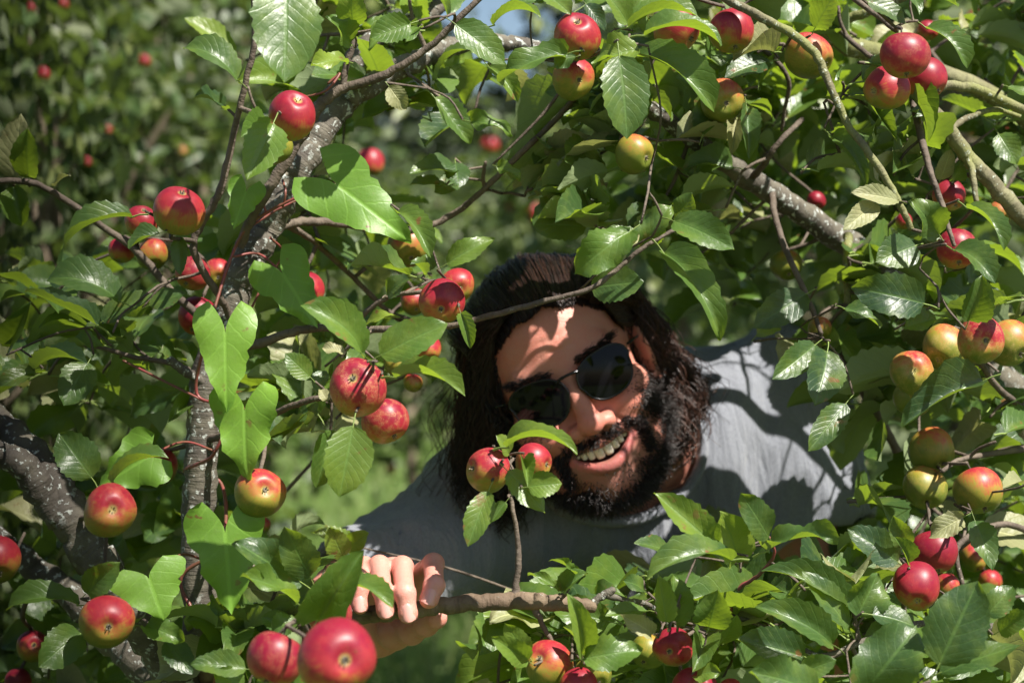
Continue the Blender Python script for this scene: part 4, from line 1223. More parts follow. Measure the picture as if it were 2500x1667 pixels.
# unseen limbs added above the picture, carrying leaves that block sky light
C([(Vector((.75, 2.12, 1.15)), .036), (Vector((.62, 2.18, 1.6)), .03), (Vector((.42, 2.30, 1.98)), .022), (Vector((.15, 2.45, 2.2)), .014), (Vector((-.1, 2.5, 2.3)), .008)], "limb", M_BARK)
C([(Vector((.66, 2.16, 1.5)), .022), (Vector((.72, 2.4, 1.95)), .016), (Vector((.7, 2.7, 2.2)), .008)], "limb", M_BARK)
B([(P(1060, 30, 1.87), .0064), (Vector((-.02, 2.0, 1.82)), .0062), (Vector((.05, 2.2, 2.0)), .005), (Vector((.1, 2.5, 2.15)), .003)], "limb", M_BARK)
# supporting stem of the low right-hand twigs
C([(Vector((.75, 2.12, .7)), .03), (2950, 1560, 1.86, 50), (2850, 1500, 1.80, 40)], "branch", M_BARK)

# ---- apples: px, py, diameter, Y, calyx axis (right, up, towards), redness, label
NEAR = [
 (1409, 89, 115, 1.66, (0, .63, .77), .62, "red topped apple with its eye facing up, upper of two beside the patch of sky", tr),
 (1400, 192, 104, 1.70, (.3, -.2, .9), .40, "shaded orange and green apple tucked directly beneath a red topped one near the sky", tr),
 (1653, 72, 114, 1.70, (.5, -.4, .3), .64, "red apple crossed by two long bright leaves at the top edge", tr),
 (1786, 76, 111, 1.69, (.15, -.85, .35), .60, "rosy apple hanging clear beside the greenish twig at the top, eye downwards", tr),
 (1764, 246, 106, 1.74, (.12, -.25, .95), .22, "lumpy yellow apple with bumpy shoulders below the rosy one", tr),
 (1550, 377, 97, 1.72, (.5, -.2, .5), .10, "small plain yellow-green apple hanging under the long glossy leaf", tr),
 (1975, 136, 114, 1.72, (.7, -.45, .4), .36, "orange and green apple crossed by the greenish twig at the top", tr),
 (2209, 136, 118, 1.60, (.05, -.92, .25), .88, "deep crimson apple on top of a tight cluster of three", tr),
 (2164, 216, 108, 1.65, (-.75, -.2, .6), .62, "red apple with its dark eye to the side, lower left of the crimson cluster", tr),
 (2261, 194, 104, 1.68, (.5, -.6, .3), .78, "red apple half hidden behind the crimson cluster top apple", tr),
 (2318, 478, 78, 1.80, (.3, -.6, .4), .74, "bright red apple between the mossy diagonal limb and a thin twig", tr),
 (2336, 608, 100, 1.74, (0, -.7, .5), .86, "dark red apple mostly covered by a shiny leaf at right", tr),
 (2395, 829, 116, 1.64, (.03, -.05, 1), .50, "russet red apple facing the camera in the middle of a right-hand cluster", tr),
 (2308, 850, 112, 1.70, (-.4, -.5, .6), .14, "green apple in leaf shade directly left of the russet red one", tr),
 (2464, 838, 112, 1.72, (.4, -.5, .6), .12, "green apple hidden behind the russet red one at the right edge", tr),
 (2227, 909, 107, 1.68, (-.12, .12, .97), .26, "yellow-orange apple facing the camera left of the russet red cluster", tr),
 (2228, 972, 92, 1.73, (0, -.6, .6), .02, "shadowy green apple squeezed under a yellow-orange apple", tr),
 (2276, 1102, 112, 1.78, (.2, -.5, .6), .15, "green apple with a yellow lit shoulder above another green apple", tr),
 (2258, 1190, 106, 1.77, (0, -.6, .6), .0, "plain green apple lowest beside the golden apple", tr),
 (2389, 1197, 121, 1.70, (.2, -.82, .45), .27, "golden bronze apple with a highlight, lower right among shaded leaves", tr),
 (2281, 1347, 114, 1.70, (.1, -.75, .3), .88, "darker apple in the shade directly above and behind the bright scarlet one", tr),
 (2238, 1430, 114, 1.62, (-.1, -.60, .75), .74, "bright scarlet apple in front of a darker one at lower right", tr),
 (2312, 1432, 66, 1.80, (.3, -.5, .6), .42, "orange apple peeking out beside the scarlet one", tr),
 (2376, 1361, 62, 1.95, (.2, -.7, .5), .32, "small orange-yellow apple behind a bare twig at lower right", tr),
 (2418, 1418, 58, 1.95, (.2, -.6, .5), .45, "small orange apple showing above a rounded leaf at lower right", tr),
 (714, 282, 117, 1.60, (.32, .62, .66), .72, "dark red and green apple resting against the front of the upper trunk", tl),
 (668, 357, 90, 1.66, (0, -.4, .7), .0, "green apple mostly hidden behind a leaf on the trunk", tl),
 (905, 396, 62, 2.6, (.1, -.8, .3), .58, "elongated blurred red and yellow apple hanging alone behind the trunk", None),
 (436, 515, 122, 1.62, (.25, .85, .45), .58, "red and green apple at the foot of the upright twig, biggest of the left-hand bunch", tl),
 (346, 541, 80, 1.74, (.25, .75, .5), .64, "bright pink-red apple behind the leaf at the left twig", tl),
 (296, 612, 64, 1.76, (-.1, -.8, .3), .55, "small red-orange apple below the left arching twig", tl),
 (372, 622, 76, 1.80, (.2, -.6, .5), .30, "greenish orange apple behind the left arching twig", tl),
 (470, 668, 84, 1.78, (-.3, -.6, .5), .74, "purple-edged apple hidden behind a leaf and the thin left branch", tl),
 (482, 772, 96, 1.80, (-.2, -.7, .4), .90, "dark plum coloured apple in shade behind the upper bindweed leaf", tl),
 (530, 668, 72, 1.84, (.2, -.3, .8), .36, "dull reddish green apple in shade left of the trunk", tl),
 (743, 707, 94, 1.82, (.2, -.5, .6), .62, "dark red apple right of the trunk behind a lobed bindweed leaf", tl),
 (996, 603, 100, 1.86, (.2, -.6, .6), .30, "orange and green apple half hidden under a drooping leaf", tl),
 (1079, 736, 110, 1.63, (-.02, -.42, .88), .66, "red apple with its eye facing down, beside the man's hair", tl),
 (1116, 697, 84, 1.68, (.2, -.2, .8), .44, "orange apple just behind the red one beside the man's hair", tl),
 (1011, 737, 66, 1.90, (.2, -.6, .6), .52, "pale pink and yellow apple behind the twig near the man's hair", tl),
 (873, 945, 140, 1.58, (-.13, .40, .90), .74, "large red apple with golden russet lines, upper of a hanging pair", tl),
 (941, 1028, 112, 1.62, (.45, -.70, .35), .70, "red apple with russet flecks tucked under the larger one", tl),
 (1045, 850, 62, 1.85, (.2, -.6, .5), .48, "small red and yellow apple behind leaves left of the man's hair", tl),
 (971, 886, 68, 1.85, (-.2, -.6, .5), .24, "brownish green apple in shade above the long bright leaf", tl),
 (1008, 935, 46, 1.85, (.2, -.6, .5), .28, "small orange-yellow apple under the long bright leaf", tl),
 (1191, 1147, 109, 1.58, (-.82, .12, .52), .52, "red-orange apple in front of the man's chest, left of a pair on a spur", tl),
 (1303, 1127, 92, 1.60, (.84, -.15, .5), .50, "apple clasped by small leaves in front of the man's beard", tl),
 (269, 1246, 128, 1.55, (.30, .12, .94), .48, "red and green apple with its eye facing the camera, above another like it at left", tl),
 (261, 1517, 130, 1.54, (.28, -.10, .95), .46, "reddish brown and green apple low on the left limb, eye to the camera", tl),
 (635, 1203, 122, 1.62, (.36, .22, .90), .30, "orange-yellow apple just below the tip of a heart-shaped bindweed leaf", tl),
 (389, 1139, 88, 1.78, (-.2, -.6, .6), .40, "shaded brownish orange apple left of the trunk behind an arched leaf", tl),
 (-8, 1366, 118, 1.58, (.3, -.5, .6), .46, "orange-red apple cut by the left edge of the picture", tl),
 (672, 1607, 138, 1.40, (-.3, -.8, .3), .84, "deep pink apple at the bottom edge beside the biggest apple", tl),
 (823, 1603, 188, 1.30, (.33, .05, .93), .72, "biggest pink-red and green apple, closest to the camera at the bottom", tl),
 (806, 1500, 112, 1.56, (.2, -.3, .8), .80, "red apple under the hand, behind a folded leaf", tl),
 (1339, 1620, 118, 1.58, (-.45, .38, .78), .36, "orange and green apple at the bottom hanging from the held branch", tl),
 (1413, 1675, 92, 1.56, (.1, -.4, .8), .60, "pinkish orange apple cut off by the bottom edge below the held branch", tl),
 (1448, 1642, 96, 1.66, (.3, -.4, .7), .02, "dark green shaded apple behind the orange one at the bottom", tl),
 (1643, 1579, 96, 1.60, (-.28, -.12, .94), .72, "small dull red apple among leaves at the bottom, eye to the camera", tr),
 (1582, 1590, 86, 1.68, (-.3, -.5, .6), .0, "green apple in shade left of the small dull red one", tr),
 (1697, 1682, 112, 1.58, (.0, .3, .8), .76, "bright red apple just rising above the bottom edge", tr),
 (1782, 1690, 66, 1.62, (.2, .2, .8), .46, "orange apple at the bottom edge beside the rising red one", tr),
 (78, 1576, 76, 1.86, (.3, .2, .8), .50, "red and green apple behind leaves in the lower left corner", tl),
 (43, 1664, 66, 1.86, (.1, -.4, .8), .86, "purple apple at the very bottom of the lower left corner", tl),
 (1920, 648, 78, 1.92, (.1, -.6, .6), .0, "green apple in dark shade behind the right-hand twig", tr),
 (2002, 802, 58, 1.82, (.1, -.7, .5), .22, "small greenish brown apple at the end of a thin bare twig", tr),
 (2207, 540, 40, 1.84, (.1, -.6, .5), .66, "little orange-red apple peeking between twigs at right", tr),
 (2443, 520, 60, 1.92, (.1, -.6, .6), .32, "pale orange apple behind the mossy limb at the right edge", tr),
 (1993, 490, 46, 2.0, (.1, -.6, .6), .86, "small purple apple deep in the shade of the right-hand limb", tr),
 (2265, 75, 48, 2.0, (.2, -.6, .5), .72, "small red apple showing behind the crimson cluster's leaf", tr),
 (642, 1282, 40, 1.95, (.2, -.6, .5), .36, "small orange apple half hidden under the orange-yellow one", tl),
]
lit_spheres, lit_soft = [], []
for a_ in NEAR: solid.append((a_[0], a_[1], a_[2] / 2 * .95, a_[3]))
for (px, py, d, Y, ax_a, red, lab, tree) in NEAR:
    russ = 1.0 if "russet" in lab else (.5 if rnd.random() < .3 else .12)
    c, R = apple(px, py, d, Y, ax_a, red, lab, tree, russet=russ, squash=1.0 if d != 62 else 1.25)
    if not any(w in lab for w in ("shade", "shadowy", "dark plum", "hidden", "covered")): lit_spheres.append((c, R * 1.05))

# ---- leaves read from the photograph: base, tip, width (px), Y, facing (1 = broadside), kind, tint, pale
HERO = [
 (700,-45,693,203,172,1.52,1,'flat',.35,0),(578,195,447,118,76,1.62,.7,'arch',.3,0),(575,130,450,45,62,1.95,.8,'flat',.8,0),
 (542,262,474,240,58,1.66,.8,'wave',.0,0),(668,300,603,440,100,1.56,1,'flat',.55,0),(655,305,588,335,50,1.6,.8,'fold',.5,0),
 (37,440,50,278,92,1.70,1,'flat',.5,1),(70,432,68,312,72,1.69,1,'flat',.4,0),(35,455,52,552,62,1.70,.8,'fold',.4,0),(135,455,172,428,32,1.70,.7,'wave',.4,1),
 (322,530,155,603,52,1.60,.55,'arch',.3,0),(390,570,315,608,42,1.60,.7,'fold',.2,0),(438,580,440,672,42,1.64,1,'flat',.05,0),
 (290,735,112,685,98,1.66,.75,'arch',.25,0),(240,795,62,710,46,1.62,.6,'flat',.1,0),(250,785,375,716,60,1.68,.8,'flat',.05,0),(365,745,455,715,50,1.70,.8,'flat',.2,0),
 (25,845,78,735,50,1.62,.9,'fold',.2,0),(85,908,-10,955,46,1.60,.7,'wave',.0,0),(82,908,215,890,34,1.60,.5,'arch',.05,0),(215,885,155,990,90,1.66,1,'flat',.3,0),
 (450,955,315,1020,54,1.76,.8,'wave',.2,0),(478,965,410,1030,42,1.75,.8,'fold',.3,0),(250,845,150,852,42,1.68,.6,'wave',.5,0),
 (224,1166,145,1058,105,1.56,1,'flat',.25,0),(275,1178,412,1117,40,1.57,.4,'arch',.5,0),(212,1447,294,1372,72,1.56,.9,'flat',.35,0),
 (192,1477,15,1490,58,1.58,.6,'arch',.5,0),(198,1545,95,1628,98,1.56,1,'flat',.35,0),(352,1530,450,1565,56,1.58,.8,'wave',.45,0),(330,1530,352,1505,40,1.6,.7,'flat',.3,0),
 (405,1565,470,1645,62,1.64,.8,'flat',.05,0),(600,1632,465,1622,64,1.50,.8,'flat',.25,0),(590,1680,520,1640,60,1.50,.8,'wave',.4,0),
 (862,1040,828,1213,122,1.54,1,'flat',.6,0),(812,1050,772,1190,62,1.57,.9,'fold',.35,0),(730,1418,572,1322,108,1.54,.95,'wave',.15,0),(757,1408,695,1284,92,1.53,1,'flat',.05,0),
 (838,1362,805,1285,64,1.78,1,'flat',.8,0),(842,1342,902,1300,54,1.80,1,'flat',.9,0),(860,1330,760,1300,50,1.8,.7,'flat',.7,0),
 (776,1512,889,1342,104,1.46,.9,'fold',.45,0),(836,1432,960,1484,48,1.47,.5,'arch',.5,0),(725,1472,588,1405,50,1.52,.7,'wave',.55,0),(722,1512,662,1542,58,1.52,.9,'wave',.35,0),(700,1535,640,1505,50,1.55,.8,'fold',.2,0),
 (882,862,733,745,88,1.53,.8,'arch',.5,0),(930,867,1094,790,98,1.53,.95,'flat',.5,0),(1090,645,1208,584,56,1.60,.9,'flat',.6,0),(970,520,1052,630,52,1.62,.7,'arch',.55,0),
 (1000,672,848,646,34,1.68,.5,'wave',.3,0),(945,720,1004,678,52,1.66,.9,'flat',.0,0),(757,920,696,863,58,1.60,1,'flat',.4,0),(965,922,1136,966,46,1.55,.5,'arch',.65,0),
 (1125,765,1148,852,36,1.60,.8,'fold',.45,0),(840,862,786,850,30,1.64,.8,'wave',.6,1),(890,795,978,777,38,1.74,.7,'flat',.9,0),(800,978,780,950,28,1.60,.9,'wave',.5,1),(880,860,850,900,40,1.6,.8,'flat',.3,0),
 (790,905,775,960,40,1.66,.9,'flat',.2,0),(1035,670,1005,640,40,1.68,.8,'wave',.2,0),(1050,660,1040,620,40,1.7,.8,'fold',.15,0),
 (1512,138,1531,340,124,1.56,1,'flat',.3,0),(1555,138,1744,274,84,1.60,.75,'arch',.5,0),(1560,120,1445,158,74,1.58,.8,'wave',.7,0),(1575,88,1762,112,56,1.58,.6,'arch',.5,0),
 (1535,66,1706,42,46,1.62,.45,'arch',.5,0),(1385,132,1218,202,64,1.62,.75,'wave',.4,0),(1405,140,1352,166,46,1.62,.8,'wave',.1,0),(1890,128,1790,152,40,1.72,.6,'fold',.5,1),(1880,150,1770,190,70,1.75,.8,'flat',.1,0),
 (1822,258,1830,388,46,1.72,.8,'flat',.4,0),(1800,290,1785,380,40,1.75,.8,'fold',.5,1),(1195,165,1265,250,44,1.66,.8,'arch',.65,0),(1112,60,1233,158,82,1.62,.9,'flat',.4,0),
 (1325,-20,1395,36,60,1.66,.8,'flat',.5,0),(1532,58,1468,-25,64,1.62,.9,'flat',.6,0),(1536,50,1575,-15,62,1.63,.9,'flat',.5,0),(1430,10,1478,78,40,1.66,.9,'flat',.0,0),(1330,2,1240,8,48,1.66,.7,'flat',.3,0),
 (1205,62,1320,42,34,1.64,.45,'arch',.6,0),(1002,58,905,96,78,1.60,1,'flat',.4,0),(1012,78,898,122,50,1.63,.6,'wave',.6,0),(862,62,858,-30,76,1.63,1,'flat',.85,0),(856,104,800,38,60,1.64,.9,'wave',.4,0),
 (1022,68,990,106,38,1.63,.9,'flat',.45,0),(845,152,758,162,46,1.68,.7,'wave',.85,0),(1060,238,1148,352,66,1.75,.9,'flat',.4,0),(950,212,992,268,50,1.72,.9,'flat',.5,1),(1150,298,1252,332,44,1.72,.8,'wave',.55,0),
 (1115,415,1000,424,62,1.78,.8,'flat',.2,0),(1112,398,1120,458,64,1.78,1,'flat',.15,0),(1215,408,1272,442,34,1.74,.9,'wave',.55,0),(1075,450,1000,452,40,1.78,.6,'flat',.1,0),(1120,440,1060,470,46,1.8,.8,'flat',.1,0),
 (2262,70,2362,168,60,1.62,.75,'arch',.75,0),(2118,3,2212,58,56,1.62,.8,'flat',.2,0),(2228,-15,2245,38,30,1.62,.9,'flat',.5,0),(1990,68,2045,-25,74,1.66,.9,'flat',.4,0),(2030,335,2116,452,44,1.70,.8,'arch',.4,0),
 (2220,238,2266,345,30,1.68,.8,'fold',.5,0),(2125,270,2190,347,30,1.70,.8,'fold',.45,0),(2192,490,2078,470,50,1.62,.9,'flat',.5,1),(2138,498,2058,562,54,1.62,.9,'flat',.5,1),(2292,572,2224,488,84,1.62,1,'wave',.4,0),
 (2360,508,2452,612,50,1.62,.8,'arch',.5,0),(2438,328,2482,402,64,1.80,.9,'flat',.5,0),(2462,212,2520,240,40,1.72,.7,'flat',.5,0),(2295,440,2322,364,44,1.75,.9,'flat',.4,1),(2330,440,2346,390,38,1.76,.9,'flat',.3,0),(2185,420,2196,380,22,1.70,.9,'flat',.4,0),
 (2257,742,2078,702,104,1.58,.9,'flat',.0,0),(2330,612,2430,692,74,1.60,.9,'arch',.3,0),(2365,782,2398,672,78,1.60,1,'fold',.3,0),(2438,742,2492,722,50,1.62,.7,'flat',.5,0),(2208,800,2322,776,60,1.62,.8,'wave',.65,0),
 (2235,600,2138,640,92,1.70,1,'flat',.3,0),(1990,842,1885,926,70,1.66,.9,'flat',.3,0),(2020,858,1988,990,102,1.64,1,'flat',.0,0),(2065,985,1972,1102,66,1.67,.9,'flat',.3,0),(2400,930,2203,1042,78,1.64,.8,'fold',.05,0),
 (1968,718,1840,800,84,1.74,.9,'flat',.1,0),(2060,752,2150,800,50,1.66,.7,'wave',.4,0),(1538,566,1402,670,98,1.56,1,'wave',.5,0),(1645,540,1793,610,84,1.58,.9,'flat',.4,0),(1620,618,1758,832,76,1.60,.8,'arch',.4,0),
 (1445,702,1572,688,96,1.66,1,'flat',.2,0),(1500,640,1560,572,52,1.62,.8,'wave',.6,1),(1570,600,1640,500,70,1.66,.9,'wave',.3,0),(1660,540,1690,470,60,1.68,.8,'flat',.4,0),(1560,590,1480,560,50,1.66,.8,'flat',.3,0),
 (1747,1332,1596,1203,84,1.54,1,'flat',.65,0),(1800,1372,1758,1248,112,1.56,1,'wave',.85,0),(1877,1312,1808,1203,82,1.55,1,'flat',.3,0),(1785,1367,1575,1418,60,1.54,.6,'arch',.25,0),(1645,1352,1548,1324,46,1.58,.7,'flat',.2,0),
 (1628,1518,1606,1402,56,1.54,1,'flat',.8,0),(1652,1518,1644,1402,94,1.57,1,'wave',.4,0),(1730,1530,1752,1438,94,1.56,1,'flat',.4,0),(1420,1592,1384,1447,58,1.54,.9,'arch',.6,0),(1425,1607,1568,1588,88,1.53,.95,'wave',.5,0),
 (1288,1612,1198,1553,62,1.54,1,'flat',.6,0),(1290,1600,1232,1520,58,1.56,1,'flat',.55,0),(1592,1547,1514,1500,48,1.55,.9,'wave',.55,1),(1578,1490,1478,1502,38,1.58,.7,'flat',.5,0),(1572,1442,1520,1418,48,1.62,.8,'flat',.2,0),
 (1368,1442,1288,1400,26,1.58,.8,'wave',.5,0),(1396,1398,1344,1366,22,1.58,.8,'wave',.5,0),(1376,1442,1436,1400,42,1.58,.8,'fold',.4,0),(1420,1600,1375,1530,30,1.56,.5,'fold',.6,0),
 (1238,1092,1410,1108,44,1.55,.55,'arch',.7,0),(1242,1108,1212,1062,46,1.57,.9,'flat',.7,0),(1290,1188,1372,1180,64,1.53,.9,'flat',.6,0),(1240,1150,1330,1252,70,1.54,.8,'flat',.55,0),(1280,1120,1288,1190,28,1.54,.5,'fold',.6,0),
 (1192,1200,1142,1334,64,1.55,.9,'flat',.5,0),(1235,1225,1200,1275,30,1.58,.7,'flat',.4,0),
 (1872,1345,2047,1315,46,1.56,.6,'wave',.5,0),(2192,1372,2068,1290,84,1.62,.9,'flat',.05,0),(2072,1482,1858,1392,66,1.58,.75,'arch',.4,0),(2070,1532,1958,1394,70,1.56,.85,'flat',.35,0),(2094,1502,2142,1398,108,1.56,1,'wave',.45,0),
 (2030,1572,1843,1480,78,1.55,.8,'arch',.45,0),(2110,1685,2238,1525,152,1.50,1,'wave',.3,0),(2292,1622,2388,1418,156,1.48,1,'flat',.15,0),(2295,1642,2498,1574,70,1.50,.7,'flat',.25,0),(2410,1502,2472,1430,68,1.58,1,'flat',.4,0),
 (1990,1695,1828,1640,108,1.48,.9,'wave',.4,0),(1962,1602,1798,1560,86,1.56,.8,'flat',.1,0),(1955,1642,2042,1610,58,1.52,.9,'flat',.5,0),(2352,1262,2268,1312,54,1.66,.8,'wave',.4,1),(2380,1270,2422,1392,64,1.64,.9,'flat',.3,0),
 (2210,1332,2180,1258,54,1.62,.9,'flat',.3,0),(2502,1182,2448,1190,44,1.62,.7,'flat',.5,1),(2215,1375,2185,1310,40,1.6,.8,'fold',.7,0),(2130,1500,2235,1530,70,1.55,.6,'flat',.1,0),(2440,1540,2520,1500,60,1.6,.8,'flat',.3,0),
 (1720,1560,1690,1640,60,1.58,.8,'fold',.35,0),(1760,1570,1800,1500,50,1.6,.8,'flat',.4,0),(1700,1650,1760,1640,50,1.56,.8,'wave',.4,0),
]
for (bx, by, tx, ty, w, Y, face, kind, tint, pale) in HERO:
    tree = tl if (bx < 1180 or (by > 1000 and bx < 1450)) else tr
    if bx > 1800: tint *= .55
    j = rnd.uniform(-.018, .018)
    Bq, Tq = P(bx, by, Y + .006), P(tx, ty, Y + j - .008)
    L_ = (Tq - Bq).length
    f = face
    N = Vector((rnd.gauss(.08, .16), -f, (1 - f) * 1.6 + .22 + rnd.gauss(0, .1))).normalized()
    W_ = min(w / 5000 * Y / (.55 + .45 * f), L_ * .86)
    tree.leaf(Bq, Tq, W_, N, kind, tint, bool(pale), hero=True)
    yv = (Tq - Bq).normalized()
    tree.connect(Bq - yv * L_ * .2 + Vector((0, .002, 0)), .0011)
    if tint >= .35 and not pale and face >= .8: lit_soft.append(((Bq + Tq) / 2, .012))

# ---- bindweed climbing the left trunk
bv = empty("bindweed_vine", Vector((-.24, 1.70, 0)))
tag(bv, "bindweed with large heart-shaped lime leaves and red stems twining up the lichened trunk", "vine")
def bind_arrays(seed, droop=.4, fold=.10, wave=.05):
    rs = np.random.RandomState(seed)
    ys = np.concatenate([np.linspace(-.40, 0, 6), np.linspace(0, 1, 14)[1:]])
    V, Q, uv = [], [], []
    cols = 6
    for s in (-1, 1):
        base = len(V)
        for i, y in enumerate(ys):
            if y < 0:
                q = -y / .40
                inner = .26 * q ** 1.7; outer = .27 + math.sqrt(max(0, .252 ** 2 - (y + .13) ** 2)) if y > -.382 else .27
                outer = max(outer, inner + .012)
            else:
                inner = 0; outer = .49 * (1 - y ** 1.35) ** .95 * (1 - .10 * math.exp(-((y - .25) / .12) ** 2))
                outer = max(outer, .004)
            for j in range(cols):
                e = j / (cols - 1); x = inner + (outer - inner) * e
                if j == cols - 1 and 0 < y < .95: x += rs.randn() * .016 + .014 * math.sin(y * 17 + s * 2 + seed)
                z = fold * x + wave * e ** 2 * math.sin(y * 8 + s + seed) - droop * .35 * (y - .2) ** 2 - .25 * x * x
                V.append((s * x, y, z)); uv.append((.5 + s * min(.5, x), (y + .4) / 1.4))
        for i in range(len(ys) - 1):
            for j in range(cols - 1):
                a = base + i * cols + j
                q = (a, a + 1, a + cols + 1, a + cols)
                Q.append(q if s > 0 else q[::-1])
    return np.array(V), np.array(Q), np.array(uv)
BIND = []
for i in range(3):
    V, Q, uv = bind_arrays(i + 2, (.3, .5, .1)[i], (.12, .16, .05)[i], (.05, .09, .07)[i])
    BIND.append(np_mesh("bindweed_leaf", V, Q, uv, mats=(M_BIND,)))
vine_pts = []
path = catmull([P(480, 1800, 1.72), P(530, 1600, 1.685), P(440, 1420, 1.70), P(540, 1330, 1.70), P(540, 1180, 1.76), P(450, 1150, 1.74), P(520, 1110, 1.695), P(555, 1000, 1.69), P(480, 960, 1.70), P(505, 820, 1.69), P(560, 640, 1.71), P(600, 560, 1.71), P(650, 520, 1.705), P(730, 480, 1.70), P(815, 447, 1.69)], 10)
V, Q, uv = tube(path, np.linspace(.0018, .0012, len(path)), 6, .1)
obj("stem", np_mesh("stem", V, Q, uv, mats=(M_REDSTEM,)), bv)
for pl in ([P(600, 560, 1.71), P(700, 500, 1.72), P(800, 460, 1.73), P(850, 430, 1.74)], [P(660, 580, 1.72), P(690, 620, 1.735), P(640, 700, 1.74), P(600, 780, 1.73)], [P(690, 505, 1.705), P(697, 470, 1.70), P(690, 440, 1.71)], [P(300, 880, 1.73), P(390, 925, 1.715), P(470, 965, 1.70), P(500, 980, 1.70)], [P(700, 245, 1.71), P(790, 225, 1.695), P(830, 180, 1.70), P(800, 205, 1.70)]):
    c_ = catmull(pl, 8); V, Q, uv = tube(c_, [.0011] * len(c_), 5, .1); obj("stem", np_mesh("stem", V, Q, uv, mats=(M_REDSTEM,)), bv)
# notch, tip, width px, Y, variant
for (nx, ny, tx, ty, w, Y, var, tint, fx) in ((550, 812, 553, 1008, 152, 1.60, 0, .6, .05), (597, 1003, 600, 1180, 175, 1.605, 1, .5, -.35), (550, 1300, 566, 1500, 190, 1.61, 2, .3, .1),
        (364, 1412, 400, 1512, 190, 1.57, 0, .5, .1), (352, 1120, 240, 1188, 150, 1.63, 1, .3, .3), (822, 450, 1005, 588, 190, 1.66, 0, .2, -.1), (690, 668, 776, 800, 150, 1.70, 2, .1, .0),
        (600, 470, 570, 560, 90, 1.68, 2, .1, .2)):
    Bq, Tq = P(nx, ny, Y), P(tx, ty, Y - .006)
    N = Vector((fx + .1, -1, .30)).normalized()
    o = bpy.data.objects.new("leaf", BIND[var]); coll.objects.link(o); o.parent = bv; o.matrix_parent_inverse = Matrix.Translation(-bv.location)
    o.matrix_basis = leaf_matrix(Bq, Tq, w / 5000 * Y, N); o["tint"] = tint
    if tint > .35: lit_spheres.append(((Bq * .6 + Tq * .4), .02))
    j = min(range(len(path)), key=lambda i: (Vector(path[i]) - Bq).length); q = Vector(path[j])
    c_ = catmull([q, (q + Bq) / 2 + Vector((0, .012, .01)), Bq + Vector((0, .0015, 0))], 6)
    V, Q, uv = tube(c_, [.0011] * len(c_), 5); obj("petiole", np_mesh("petiole", V, Q, uv, mats=(M_REDSTEM,)), bv)

# ---- filler foliage: spurs of leaves grown from the wood wherever the photograph is leafy
for f in ('middle', 'ring', 'index', 'pinky'): lit_spheres.append((P(*FN[f][2]), .016))
for a_ in ((1765,955,2.06,.05),(1700,990,2.03,.035),(1830,935,2.1,.02),(1600,1090,2.0,.02),(2040,1100,2.1,.03),(1900,1090,2.08,.015),(1455,1035,1.80,.017),(1425,985,1.83,.010),(1525,985,1.86,.007),(1385,770,1.85,.005),(1500,1090,1.85,.009),(1340,690,1.88,.015),(1570,870,1.9,.012),(1640,960,1.93,.02),(1520,1370,2.0,.012),(1450,1420,1.98,.012),(1290,1010,1.85,.010)): lit_spheres.append((P(*a_[:3]), a_[3]))
def blocked(p, l):
    px, py = proj(p); r = l * .42 / p.y * 5000
    for (ax, ay, ar, aY) in solid:
        if p.y < aY + .01 and (px - ax) ** 2 + (py - ay) ** 2 < (ar + r) ** 2: return True
    Y = p.y
    if Y < 2.15:
        if ((px - 1395) / (275 + r)) ** 2 + ((py - 960) / (345 + r)) ** 2 < 1: return True           # head
        if 845 - r < px < 1095 + r and 1330 - r < py < 1600 + r: return True                          # hand
        if 1030 - r < px < 1560 and 1180 < py < 1440 and Y < 2.1: return True                          # chest
        if px > 1560 and py > 830 - r and px < 1560 + (py - 600) * .9 + r and py < 1270 - (px - 1560) * .1 and px < 2080 + r * .6: return True   # shoulder
    if Y < 1.76 and 430 - r < px < 680 and 690 - r < py < 1500: return True                           # bindweed
    if ((px - 900) / (130 + r)) ** 2 + ((py - 1190) / (120 + r)) ** 2 < 1: return True                # grass seen through
    if 1150 - r < px < 1320 + r and py < 92 + r and abs(px - 1235) < 85 + r: return True             # sky gap
    if 960 - r < px < 1180 and 1480 < py: return True
    if px < 560 + r and py < 480 + r: return True
    if 1040 - r < px < 1420 + r and 215 < py < 560 and Y > 1.86: return True
    if 1850 < px < 2050 and 1230 < py < 1400 and Y < 2.2: return True
    return False
def shades(p, l, soft=True):
    for c, R in (lit_spheres + lit_soft if soft else lit_spheres):
        v = p - c; t = v.dot(SUN_DIR)
        if t > 0.005 and (v - SUN_DIR * t).length < R + l * .42: return True
    return False
ok = lambda p, l: not blocked(p, l) and not shades(p, l)
okd = lambda p, l: not blocked(p, l) and not shades(p, l, False)
REG = [  # x0, y0, x1, y1, Y0, Y1, spurs, tree, tint
 (1480, -80, 2560, 320, 1.72, 2.15, 44, tr, (.1, .65)), (1560, 300, 2560, 860, 1.72, 2.25, 72, tr, (.0, .55)),
 (2060, 820, 2560, 1700, 1.70, 2.35, 52, tr, (.0, .5)), (1480, 1380, 2560, 1720, 1.62, 2.1, 46, tr, (.0, .55)),
 (700, -80, 1480, 260, 1.76, 2.0, 20, tl, (.2, .7)), (560, 300, 1080, 900, 1.84, 2.2, 20, tl, (.1, .7)),
 (1000, 200, 1500, 560, 1.80, 2.0, 7, tl, (.0, .4)), (0, 640, 480, 1130, 1.74, 2.2, 16, tl, (.0, .5)), (0, 1150, 500, 1690, 1.8, 2.3, 16, tl, (.1, .5)),
 (1110, 1500, 1480, 1720, 1.65, 2.1, 16, tl, (.2, .7)), (520, 1300, 840, 1690, 1.58, 1.8, 14, tl, (.1, .5)), (640, 840, 860, 1060, 1.75, 2.1, 8, tl, (.1, .5)),
]
